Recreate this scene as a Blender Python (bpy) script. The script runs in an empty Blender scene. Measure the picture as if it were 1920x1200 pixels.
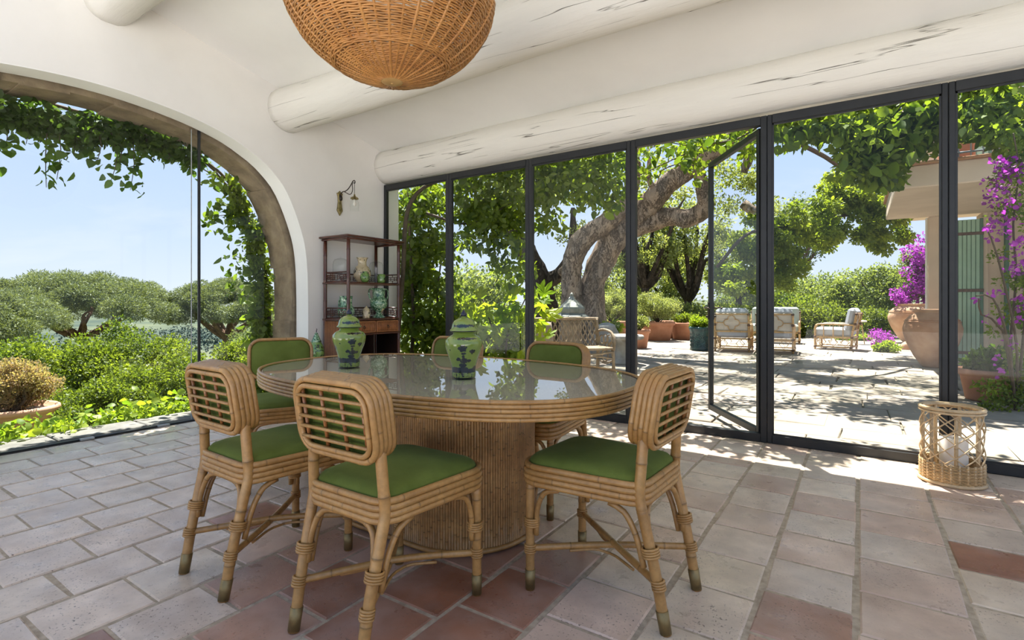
import bpy, bmesh, math, random
import numpy as np
from mathutils import Vector, Matrix, noise, Euler

random.seed(7)
rng = np.random.default_rng(11)
PI = math.pi
SC = bpy.context.scene
COL = SC.collection

# ------------------------------------------------------------------ camera, sky, sun, exposure
cam_d = bpy.data.cameras.new('camera')
cam = bpy.data.objects.new('camera', cam_d)
COL.objects.link(cam)
cam.location = (0, 0, 1.1)
cam.rotation_euler = (PI / 2, 0, math.radians(33.88))
cam_d.sensor_width = 36
cam_d.lens = 36 * 971 / 1920
cam_d.shift_y = -32 / 1920
cam_d.clip_end = 6000
cam_d.clip_start = 0.05
SC.camera = cam

SC.view_settings.view_transform = 'Standard'
SC.view_settings.look = 'None'
SC.view_settings.gamma = 1
SC.view_settings.use_curve_mapping = False
SC.view_settings.exposure = 1.18
SC.cycles.max_bounces = 14
SC.cycles.diffuse_bounces = 6
SC.cycles.transparent_max_bounces = 16
SC.cycles.caustics_reflective = False
SC.cycles.caustics_refractive = False
SC.cycles.sample_clamp_indirect = 6.0

SUN_TO = Vector((-0.20, 0.30, 0.93)).normalized()
sun_d = bpy.data.lights.new('sun', 'SUN')
sun_d.energy = 8.0
sun_d.angle = math.radians(0.6)
sun_d.color = (1.0, 0.965, 0.905)
sun = bpy.data.objects.new('sun', sun_d)
COL.objects.link(sun)
sun.rotation_euler = (-SUN_TO).to_track_quat('-Z', 'Y').to_euler()
sun.location = SUN_TO * 40

world = bpy.data.worlds.new('sky')
SC.world = world
world.use_nodes = True
nt = world.node_tree
nt.nodes.clear()
w_out = nt.nodes.new('ShaderNodeOutputWorld')
w_bg = nt.nodes.new('ShaderNodeBackground')
w_bg.inputs['Strength'].default_value = 1.0
tc = nt.nodes.new('ShaderNodeTexCoord')
sep = nt.nodes.new('ShaderNodeSeparateXYZ')
nt.links.new(tc.outputs['Generated'], sep.inputs[0])
rmp = nt.nodes.new('ShaderNodeValToRGB')
for e_, (p_, c_) in zip([rmp.color_ramp.elements[0], rmp.color_ramp.elements[1]], [(0.0, (0.385, 0.425, 0.475, 1)), (1.0, (0.12, 0.21, 0.42, 1))]):
    e_.position = p_
    e_.color = c_
e_ = rmp.color_ramp.elements.new(0.12); e_.color = (0.305, 0.370, 0.475, 1)
e_ = rmp.color_ramp.elements.new(0.40); e_.color = (0.210, 0.300, 0.470, 1)
nt.links.new(sep.outputs['Z'], rmp.inputs[0])
mp = nt.nodes.new('ShaderNodeMapping')
mp.inputs['Scale'].default_value = (1.6, 1.6, 4.5)
mp.inputs['Rotation'].default_value = (0.25, 0.2, 0.4)
nt.links.new(tc.outputs['Generated'], mp.inputs[0])
cn = nt.nodes.new('ShaderNodeTexNoise')
cn.inputs['Scale'].default_value = 2.2
cn.inputs['Detail'].default_value = 7
cn.inputs['Roughness'].default_value = 0.55
cn.inputs['Distortion'].default_value = 0.5
nt.links.new(mp.outputs[0], cn.inputs['Vector'])
cr = nt.nodes.new('ShaderNodeValToRGB')
cr.color_ramp.elements[0].position = 0.48; cr.color_ramp.elements[0].color = (0, 0, 0, 1)
cr.color_ramp.elements[1].position = 0.80; cr.color_ramp.elements[1].color = (0.5, 0.5, 0.5, 1)
nt.links.new(cn.outputs[0], cr.inputs[0])
cm = nt.nodes.new('ShaderNodeMix'); cm.data_type = 'RGBA'
nt.links.new(cr.outputs[0], cm.inputs[0])
nt.links.new(rmp.outputs[0], cm.inputs[6])
cm.inputs[7].default_value = (0.45, 0.465, 0.49, 1)
nt.links.new(cm.outputs[2], w_bg.inputs[0])
nt.links.new(w_bg.outputs[0], w_out.inputs[0])

# ------------------------------------------------------------------ materials
def srgb(r, g, b):
    f = lambda c: (c / 255 / 12.92) if c / 255 <= 0.04045 else ((c / 255 + 0.055) / 1.055) ** 2.4
    return (f(r), f(g), f(b), 1)

class NT:
    def __init__(s, name):
        s.m = bpy.data.materials.new(name)
        s.m.use_nodes = True
        s.t = s.m.node_tree
        s.t.nodes.clear()
        s.out = s.n('ShaderNodeOutputMaterial')
    def n(s, typ, **kw):
        x = s.t.nodes.new(typ)
        for k, v in kw.items():
            setattr(x, k, v)
        return x
    def l(s, a, b):
        s.t.links.new(a, b)
    def val(s, sock, v):
        if isinstance(v, bpy.types.NodeSocket):
            s.l(v, sock)
        else:
            sock.default_value = v
    def math(s, op, a, b=0.0, c=None):
        x = s.n('ShaderNodeMath', operation=op)
        s.val(x.inputs[0], a); s.val(x.inputs[1], b)
        if c is not None: s.val(x.inputs[2], c)
        return x.outputs[0]
    def mix(s, fac, a, b, blend='MIX'):
        x = s.n('ShaderNodeMix', data_type='RGBA', blend_type=blend)
        s.val(x.inputs[0], fac); s.val(x.inputs[6], a); s.val(x.inputs[7], b)
        return x.outputs[2]
    def coord(s, kind='Object', scale=(1, 1, 1), rot=(0, 0, 0)):
        c = s.n('ShaderNodeTexCoord')
        m = s.n('ShaderNodeMapping')
        m.inputs['Scale'].default_value = scale
        m.inputs['Rotation'].default_value = rot
        s.l(c.outputs[kind], m.inputs[0])
        return m.outputs[0]
    def noise(s, vec, scale, detail=4, rough=0.55, dist=0.0):
        x = s.n('ShaderNodeTexNoise')
        x.inputs['Scale'].default_value = scale
        x.inputs['Detail'].default_value = detail
        x.inputs['Roughness'].default_value = rough
        x.inputs['Distortion'].default_value = dist
        s.l(vec, x.inputs['Vector'])
        return x.outputs[0]
    def ramp(s, fac, stops, const=False):
        x = s.n('ShaderNodeValToRGB')
        if const: x.color_ramp.interpolation = 'CONSTANT'
        el = x.color_ramp.elements
        while len(el) < len(stops): el.new(0.5)
        for e, (p, c) in zip(el, stops):
            e.position = p
            e.color = c if hasattr(c, '__len__') else (c, c, c, 1)
        s.l(fac, x.inputs[0])
        return x.outputs[0]
    def attr(s, name='tone'):
        x = s.n('ShaderNodeAttribute', attribute_name=name)
        return x.outputs['Fac']
    def bump(s, h, strength=0.3, dist=0.01):
        x = s.n('ShaderNodeBump')
        x.inputs['Strength'].default_value = strength
        x.inputs['Distance'].default_value = dist
        s.l(h, x.inputs['Height'])
        return x.outputs[0]
    def principled(s, col, rough=0.5, metal=0.0, spec=0.5, normal=None, **kw):
        p = s.n('ShaderNodeBsdfPrincipled')
        s.val(p.inputs['Base Color'], col)
        s.val(p.inputs['Roughness'], rough)
        p.inputs['Metallic'].default_value = metal
        p.inputs['Specular IOR Level'].default_value = spec
        if normal is not None: s.l(normal, p.inputs['Normal'])
        for k, v in kw.items():
            p.inputs[k.replace('_', ' ')].default_value = v
        s.l(p.outputs[0], s.out.inputs[0])
        return p

def pm(name, c1, c2, scale=6, rough=0.5, bump=0.15, bscale=40, bdist=0.004, stretch=(1, 1, 1), metal=0.0, spec=0.5,
       tone=False, objcol=False, lo=0.35, hi=0.65, detail=5, **kw):
    n = NT(name)
    v = n.coord('Object', stretch)
    f = n.ramp(n.noise(v, scale, detail), [(lo, 0.0), (hi, 1.0)])
    col = n.mix(f, c1, c2)
    if objcol:
        oi = n.n('ShaderNodeObjectInfo')
        col = n.mix(1.0, col, oi.outputs['Color'], 'MULTIPLY')
    if tone:
        col = n.mix(1.0, col, n.attr(), 'MULTIPLY')
    nm = n.bump(n.noise(v, bscale, 6), bump, bdist) if bump else None
    n.principled(col, rough, metal, spec, nm, **kw)
    return n.m

def leafmat(name, ca, cb, source='attr', trans=0.58, tcol=None, gloss=0.025):
    n = NT(name)
    if source == 'attr':
        f = n.attr()
    else:
        oi = n.n('ShaderNodeObjectInfo'); f = oi.outputs['Random']
    col = n.mix(f, ca, cb)
    d = n.n('ShaderNodeBsdfDiffuse'); n.l(col, d.inputs[0])
    t = n.n('ShaderNodeBsdfTranslucent')
    tc_ = n.mix(1.0, col, tcol or (1.5, 1.45, 0.6, 1), 'MULTIPLY')
    n.l(tc_, t.inputs[0])
    m = n.n('ShaderNodeMixShader'); m.inputs[0].default_value = trans
    n.l(d.outputs[0], m.inputs[1]); n.l(t.outputs[0], m.inputs[2])
    g = n.n('ShaderNodeBsdfGlossy'); g.inputs['Roughness'].default_value = 0.5
    g.inputs[0].default_value = (0.9, 0.95, 0.9, 1)
    m2 = n.n('ShaderNodeMixShader'); m2.inputs[0].default_value = gloss
    n.l(m.outputs[0], m2.inputs[1]); n.l(g.outputs[0], m2.inputs[2])
    n.l(m2.outputs[0], n.out.inputs[0])
    return n.m

def glassmat(name, tint=(0.97, 0.99, 0.98, 1), ior=1.5, rough=0.0, strength=1.0):
    n = NT(name)
    t = n.n('ShaderNodeBsdfTransparent'); t.inputs[0].default_value = tint
    g = n.n('ShaderNodeBsdfGlossy'); g.inputs['Roughness'].default_value = rough
    f = n.n('ShaderNodeFresnel'); f.inputs['IOR'].default_value = ior
    fac = n.math('MULTIPLY', f.outputs[0], strength)
    # the back faces of the pane reflect nothing (a Fresnel seen from inside would be total)
    geo = n.n('ShaderNodeNewGeometry')
    fac = n.math('MULTIPLY', fac, n.math('SUBTRACT', 1.0, geo.outputs['Backfacing']))
    m = n.n('ShaderNodeMixShader')
    n.l(fac, m.inputs[0]); n.l(t.outputs[0], m.inputs[1]); n.l(g.outputs[0], m.inputs[2])
    n.l(m.outputs[0], n.out.inputs[0])
    return n.m

M = {}
M['plaster'] = pm('plaster_white', (0.86, 0.84, 0.80, 1), (0.80, 0.78, 0.74, 1), 1.4, 0.9, 0.12, 9, 0.01, spec=0.2)
M['ceiling'] = pm('ceiling_white', (0.86, 0.85, 0.82, 1), (0.81, 0.80, 0.77, 1), 1.2, 0.9, 0.08, 7, 0.01, spec=0.2)
M['reveal'] = pm('reveal_white', (0.88, 0.87, 0.84, 1), (0.84, 0.83, 0.80, 1), 2, 0.85, 0.1, 12, 0.01, spec=0.2)

def beam_mat():
    n = NT('white_painted_beam')
    v = n.coord('Object', (0.16, 4.2, 4.2))
    nz = n.noise(v, 1.7, 4, 0.5, 0.3)
    crack = n.ramp(n.math('ABSOLUTE', n.math('SUBTRACT', nz, 0.5)), [(0.0, 1.0), (0.0055, 0.0)])
    v2 = n.coord('Object', (1.1, 1.6, 1.6))
    gate = n.ramp(n.noise(v2, 1.3, 2), [(0.47, 0.0), (0.53, 1.0)])
    crack = n.math('MULTIPLY', crack, gate)
    v3 = n.coord('Object', (3, 26, 26))
    flake = n.ramp(n.noise(v3, 2.2, 5, 0.7), [(0.30, 1.0), (0.35, 0.0)])
    flake = n.math('MULTIPLY', flake, 0.22)
    base = n.mix(n.noise(v3, 0.8, 4), (0.80, 0.78, 0.72, 1), (0.73, 0.71, 0.65, 1))
    c = n.mix(flake, base, (0.42, 0.38, 0.31, 1))
    c = n.mix(crack, c, (0.10, 0.085, 0.065, 1))
    h = n.math('SUBTRACT', n.math('MULTIPLY', n.noise(v3, 1.0, 6, 0.65), 0.5), crack)
    n.principled(c, 0.75, 0, 0.3, n.bump(h, 0.6, 0.012))
    return n.m
M['beam'] = beam_mat()

def tile_mat():
    n = NT('terracotta_tile')
    v = n.coord('Object')
    oi = n.n('ShaderNodeObjectInfo')
    off = n.n('ShaderNodeVectorMath', operation='ADD')
    comb = n.n('ShaderNodeCombineXYZ')
    rr = n.math('MULTIPLY', oi.outputs['Random'], 57.0)
    n.l(rr, comb.inputs[0]); n.l(rr, comb.inputs[1]); n.l(rr, comb.inputs[2])
    n.l(v, off.inputs[0]); n.l(comb.outputs[0], off.inputs[1])
    vv = off.outputs[0]
    cl = n.ramp(n.noise(vv, 5, 5, 0.6), [(0.3, (0.72, 0.68, 0.66, 1)), (0.7, (1.14, 1.14, 1.14, 1))])
    col = n.mix(1.0, oi.outputs['Color'], cl, 'MULTIPLY')
    dust = n.ramp(n.noise(vv, 2.3, 4, 0.6), [(0.45, 0.0), (0.8, 0.5)])
    col = n.mix(dust, col, (0.58, 0.50, 0.43, 1))
    pit = n.ramp(n.noise(vv, 105, 3, 0.6), [(0.605, 0.0), (0.66, 0.9)])
    amt = n.ramp(n.noise(vv, 4, 2), [(0.38, 0.12), (0.68, 1.0)])
    pit = n.math('MULTIPLY', pit, amt)
    col = n.mix(pit, col, (0.15, 0.10, 0.075, 1))
    h = n.math('SUBTRACT', n.math('MULTIPLY', n.noise(vv, 14, 6, 0.65), 0.6), pit)
    rough = n.ramp(n.noise(vv, 9, 4), [(0.3, 0.24), (0.7, 0.44)])
    n.principled(col, rough, 0, 0.5, n.bump(h, 0.45, 0.004))
    return n.m
M['tile'] = tile_mat()
M['grout'] = pm('sandy_grout', (0.52, 0.43, 0.32, 1), (0.36, 0.29, 0.21, 1), 30, 0.95, 0.5, 150, 0.004, spec=0.1)
M['slab'] = pm('terrace_stone', (0.385, 0.34, 0.28, 1), (0.275, 0.235, 0.185, 1), 2.2, 0.85, 0.5, 16, 0.012, objcol=True, spec=0.2)
M['sand'] = pm('terrace_joint_soil', (0.30, 0.26, 0.20, 1), (0.20, 0.18, 0.13, 1), 12, 0.95, 0.5, 60, 0.01, spec=0.1)
M['bouncepale'] = pm('pale_bounce_stone', (0.80, 0.775, 0.74, 1), (0.73, 0.705, 0.67, 1), 2.2, 0.9, 0.3, 20, 0.01, spec=0.1)  # very pale, to throw sunlight back into the room
M['oldstone'] = pm('weathered_brown_stone', (0.36, 0.275, 0.18, 1), (0.21, 0.155, 0.105, 1), 5, 0.9, 0.7, 22, 0.02, spec=0.15)
M['sill'] = pm('grey_sill_stone', (0.20, 0.19, 0.17, 1), (0.13, 0.125, 0.11, 1), 7, 0.8, 0.4, 40, 0.006, spec=0.25)
M['steel'] = pm('black_steel', (0.011, 0.0125, 0.014, 1), (0.016, 0.0175, 0.019, 1), 20, 0.45, 0.05, 80, 0.001)
M['seal'] = pm('grey_seal', (0.30, 0.31, 0.31, 1), (0.36, 0.37, 0.37, 1), 20, 0.5, 0)
M['pane'] = glassmat('window_glass', (0.985, 0.995, 0.99, 1), 1.45, 0.0, 0.6)
M['domeglass'] = glassmat('dome_glass', (0.985, 0.99, 0.985, 1), 1.45, 0.02, 0.9)
M['tableglass'] = glassmat('table_glass', (0.97, 0.985, 0.975, 1), 2.3, 0.0, 1.2)

def bamboo_mat(name, c1, c2, rough=0.38):
    n = NT(name)
    v = n.coord('Object')
    f = n.ramp(n.noise(v, 9, 5, 0.6), [(0.3, 0.0), (0.7, 1.0)])
    col = n.mix(f, c1, c2)
    st = n.ramp(n.noise(v, 45, 4, 0.6), [(0.35, 0.78), (0.62, 1.0)])
    col = n.mix(1.0, col, st, 'MULTIPLY')
    col = n.mix(1.0, col, n.attr(), 'MULTIPLY')
    n.principled(col, rough, 0, 0.5, n.bump(n.noise(v, 60, 4), 0.12, 0.002), Coat_Weight=0.25, Coat_Roughness=0.25)
    return n.m
M['bamboo'] = bamboo_mat('honey_bamboo', (0.50, 0.275, 0.090, 1), (0.375, 0.185, 0.050, 1))
M['reed'] = bamboo_mat('reed', (0.53, 0.30, 0.11, 1), (0.36, 0.18, 0.058, 1), 0.5)
M['darkbamboo'] = bamboo_mat('dark_bamboo', (0.115, 0.030, 0.013, 1), (0.060, 0.017, 0.009, 1), 0.28)
M['midbamboo'] = bamboo_mat('chestnut_bamboo', (0.42, 0.165, 0.052, 1), (0.27, 0.098, 0.030, 1), 0.35)
M['blackwood'] = pm('near_black_wood', (0.018, 0.010, 0.008, 1), (0.03, 0.016, 0.011, 1), 8, 0.35, 0.1)  # near-black tone of the cabinet's inner panels
M['wicker'] = bamboo_mat('lamp_wicker', (0.56, 0.27, 0.075, 1), (0.40, 0.165, 0.038, 1), 0.5)
M['palerattan'] = bamboo_mat('pale_rattan', (0.70, 0.52, 0.30, 1), (0.58, 0.41, 0.22, 1), 0.45)
M['honeywicker'] = bamboo_mat('honey_wicker', (0.62, 0.42, 0.20, 1), (0.46, 0.29, 0.12, 1), 0.55)
M['boss'] = pm('turned_wood', (0.52, 0.33, 0.13, 1), (0.42, 0.25, 0.09, 1), 12, 0.45, 0.1)
M['velvet'] = pm('green_velvet', (0.095, 0.122, 0.022, 1), (0.128, 0.162, 0.034, 1), 7, 0.88, 0.35, 220, 0.002, spec=0.12,
                 Sheen_Weight=0.15, Sheen_Roughness=0.4, Sheen_Tint=(0.7, 0.9, 0.45, 1))
M['brass'] = pm('brass_ferrule', (0.30, 0.215, 0.095, 1), (0.22, 0.155, 0.065, 1), 20, 0.45, 0.05, metal=0.7)
M['oldbrass'] = pm('aged_brass', (0.42, 0.34, 0.15, 1), (0.20, 0.15, 0.06, 1), 40, 0.42, 0.3, 90, 0.002, metal=0.8)
M['darkiron'] = pm('dark_iron', (0.035, 0.027, 0.02, 1), (0.06, 0.045, 0.03, 1), 20, 0.45, 0.05, metal=0.6)
M['candle'] = pm('white_wax', (0.86, 0.82, 0.74, 1), (0.82, 0.78, 0.70, 1), 5, 0.5, 0.03, Subsurface_Weight=0.1)
M['wick'] = pm('wick', (0.02, 0.02, 0.02, 1), (0.05, 0.04, 0.03, 1), 5, 0.9, 0)
M['foot'] = pm('white_plastic', (0.75, 0.74, 0.70, 1), (0.7, 0.69, 0.66, 1), 5, 0.5, 0)
M['terracotta'] = pm('terracotta', (0.42, 0.215, 0.135, 1), (0.33, 0.155, 0.092, 1), 4, 0.85, 0.25, 30, 0.006, spec=0.2)
M['oldterracotta'] = pm('old_terracotta', (0.55, 0.36, 0.235, 1), (0.42, 0.235, 0.14, 1), 2.6, 0.88, 0.4, 22, 0.01, spec=0.15)
M['paleterracotta'] = pm('pale_terracotta', (0.62, 0.36, 0.24, 1), (0.52, 0.27, 0.165, 1), 4, 0.85, 0.25, 30, 0.006, spec=0.2)
M['soil'] = pm('soil', (0.06, 0.045, 0.03, 1), (0.10, 0.075, 0.05, 1), 20, 0.95, 0.6, 60, 0.02)
M['canvas'] = pm('pale_canvas', (0.46, 0.49, 0.55, 1), (0.40, 0.43, 0.49, 1), 6, 0.9, 0.1, 90, 0.002)
M['canvasback'] = pm('cream_canvas', (0.60, 0.56, 0.50, 1), (0.54, 0.50, 0.44, 1), 6, 0.9, 0.1, 90, 0.002)
M['canvasgrey'] = pm('sage_canvas', (0.34, 0.38, 0.34, 1), (0.29, 0.33, 0.29, 1), 6, 0.9, 0.1, 90, 0.002)
M['gardenrattan'] = bamboo_mat('garden_rattan', (0.62, 0.41, 0.19, 1), (0.48, 0.29, 0.11, 1), 0.5)
M['leatherwrap'] = pm('brown_binding', (0.09, 0.045, 0.025, 1), (0.13, 0.07, 0.04, 1), 20, 0.6, 0.1)
M['fauxbois'] = pm('grey_brown_cast_stone', (0.40, 0.31, 0.21, 1), (0.23, 0.175, 0.12, 1), 9, 0.9, 0.6, 45, 0.01, spec=0.15)
M['greystone'] = pm('grey_stone', (0.40, 0.38, 0.34, 1), (0.28, 0.26, 0.23, 1), 6, 0.9, 0.5, 30, 0.01, spec=0.15)
M['zinc'] = pm('weathered_zinc', (0.30, 0.30, 0.25, 1), (0.19, 0.20, 0.165, 1), 6, 0.45, 0.15, 30, 0.004, metal=0.4)
M['stucco'] = pm('beige_stucco', (0.66, 0.53, 0.40, 1), (0.58, 0.46, 0.345, 1), 2, 0.92, 0.25, 30, 0.006, spec=0.15)
M['stucco2'] = pm('pink_grey_stucco', (0.70, 0.585, 0.475, 1), (0.62, 0.51, 0.41, 1), 2, 0.92, 0.25, 30, 0.006, spec=0.15)
M['shutter'] = pm('sage_green_paint', (0.33, 0.48, 0.35, 1), (0.28, 0.42, 0.30, 1), 5, 0.6, 0.1, 40, 0.002)
M['shutterdark'] = pm('dark_green_paint', (0.11, 0.19, 0.13, 1), (0.09, 0.16, 0.11, 1), 5, 0.6, 0.1, 40, 0.002)
M['rust'] = pm('rusty_iron', (0.15, 0.10, 0.075, 1), (0.10, 0.07, 0.055, 1), 20, 0.7, 0.2)
M['brickpost'] = pm('brick_post', (0.42, 0.20, 0.11, 1), (0.34, 0.15, 0.08, 1), 9, 0.9, 0.3)
M['blueiron'] = pm('blue_grey_iron', (0.22, 0.27, 0.32, 1), (0.27, 0.32, 0.36, 1), 9, 0.6, 0.1)
M['blueglaze'] = pm('blue_green_glaze', (0.028, 0.085, 0.085, 1), (0.015, 0.040, 0.046, 1), 9, 0.25, 0.2, 30, 0.004)
M['ground'] = pm('garden_earth', (0.10, 0.10, 0.045, 1), (0.09, 0.10, 0.04, 1), 1.2, 0.95, 0.5, 12, 0.03)
M['valley'] = pm('hazed_valley_fields', (0.125, 0.14, 0.085, 1), (0.048, 0.066, 0.058, 1), 0.006, 1.0, 0, spec=0.0, detail=8)  # some blue haze of distance put into the field colours
M['farleaf'] = pm('hazed_far_woods', (0.055, 0.082, 0.072, 1), (0.038, 0.060, 0.060, 1), 0.1, 1.0, 0, spec=0.0)  # haze of distance painted into the leaf colour as blue

def bark_mat(name, c1, c2, c3):
    n = NT(name)
    v = n.coord('Object', (1, 1, 0.42))
    nz = n.n('ShaderNodeTexNoise'); nz.inputs['Scale'].default_value = 4; nz.inputs['Detail'].default_value = 6; nz.inputs['Roughness'].default_value = 0.65
    n.l(v, nz.inputs['Vector'])
    sc = n.n('ShaderNodeVectorMath', operation='SCALE'); sc.inputs['Scale'].default_value = 0.6
    n.l(nz.outputs['Color'], sc.inputs[0])
    dv = n.n('ShaderNodeVectorMath', operation='ADD')
    n.l(v, dv.inputs[0]); n.l(sc.outputs[0], dv.inputs[1])
    h = n.noise(dv.outputs[0], 7.5, 7, 0.72)
    crease = n.ramp(n.math('ABSOLUTE', n.math('SUBTRACT', h, 0.47)), [(0.0, 0.0), (0.035, 1.0)])
    f = n.noise(v, 3.2, 6, 0.65)
    col = n.mix(n.ramp(f, [(0.38, 0.0), (0.62, 1.0)]), c1, c2)
    fine = n.ramp(n.noise(dv.outputs[0], 26, 5, 0.7), [(0.35, 0.72), (0.65, 1.12)])
    col = n.mix(1.0, col, fine, 'MULTIPLY')
    col = n.mix(n.math('MULTIPLY', n.math('SUBTRACT', 1.0, crease), 0.75), col, c3)
    hh = n.math('ADD', n.math('MULTIPLY', crease, 0.6), n.math('MULTIPLY', n.noise(dv.outputs[0], 20, 6, 0.7), 0.6))
    n.principled(col, 0.95, 0, 0.1, n.bump(hh, 1.0, 0.06))
    return n.m
M['bark'] = bark_mat('cork_bark', (0.52, 0.385, 0.27, 1), (0.37, 0.305, 0.245, 1), (0.12, 0.095, 0.075, 1))
M['darkbark'] = bark_mat('dark_bark', (0.13, 0.105, 0.08, 1), (0.085, 0.072, 0.055, 1), (0.03, 0.025, 0.02, 1))
M['pinebark'] = bark_mat('pine_bark', (0.34, 0.21, 0.15, 1), (0.24, 0.16, 0.115, 1), (0.06, 0.04, 0.03, 1))
M['stem'] = pm('stem_brown', (0.10, 0.07, 0.04, 1), (0.07, 0.05, 0.03, 1), 20, 0.8, 0.2)

M['L_vine'] = leafmat('leaf_vine', (0.065, 0.115, 0.014, 1), (0.235, 0.31, 0.036, 1))
M['L_vine_o'] = leafmat('leaf_vine_single', (0.050, 0.098, 0.013, 1), (0.175, 0.25, 0.030, 1), 'obj')
M['L_dark'] = leafmat('leaf_dark', (0.040, 0.085, 0.016, 1), (0.085, 0.15, 0.026, 1))
M['L_dark_o'] = leafmat('leaf_dark_single', (0.045, 0.095, 0.018, 1), (0.10, 0.17, 0.030, 1), 'obj')
M['L_lime'] = leafmat('leaf_lime', (0.13, 0.22, 0.02, 1), (0.30, 0.37, 0.04, 1))
M['L_lime_o'] = leafmat('leaf_lime_single', (0.13, 0.23, 0.02, 1), (0.31, 0.38, 0.04, 1), 'obj')
M['L_shrub'] = leafmat('leaf_shrub', (0.050, 0.095, 0.015, 1), (0.215, 0.27, 0.042, 1))
M['L_pergola'] = leafmat('leaf_pergola', (0.095, 0.155, 0.02, 1), (0.29, 0.35, 0.05, 1))
M['L_olive'] = leafmat('leaf_olive', (0.10, 0.14, 0.065, 1), (0.20, 0.245, 0.125, 1))
M['L_pine'] = leafmat('needle_pine', (0.105, 0.138, 0.065, 1), (0.205, 0.24, 0.11, 1), trans=0.3)
M['L_hedge'] = leafmat('leaf_hedge', (0.055, 0.090, 0.018, 1), (0.19, 0.23, 0.050, 1))
M['L_tree'] = leafmat('leaf_tree', (0.105, 0.145, 0.045, 1), (0.255, 0.30, 0.115, 1))
M['L_oak'] = leafmat('leaf_oak', (0.14, 0.18, 0.065, 1), (0.29, 0.325, 0.125, 1))
M['L_red'] = leafmat('leaf_reddish', (0.36, 0.22, 0.17, 1), (0.25, 0.25, 0.13, 1))
M['L_boxwood'] = leafmat('leaf_pot_shrub', (0.13, 0.17, 0.06, 1), (0.34, 0.37, 0.19, 1))
M['L_purple'] = leafmat('bract_purple', (0.24, 0.035, 0.25, 1), (0.44, 0.11, 0.45, 1), tcol=(1.3, 0.9, 1.4, 1))
M['L_purple_o'] = leafmat('bract_purple_single', (0.32, 0.035, 0.33, 1), (0.52, 0.09, 0.52, 1), 'obj', tcol=(1.3, 0.9, 1.4, 1))

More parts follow.
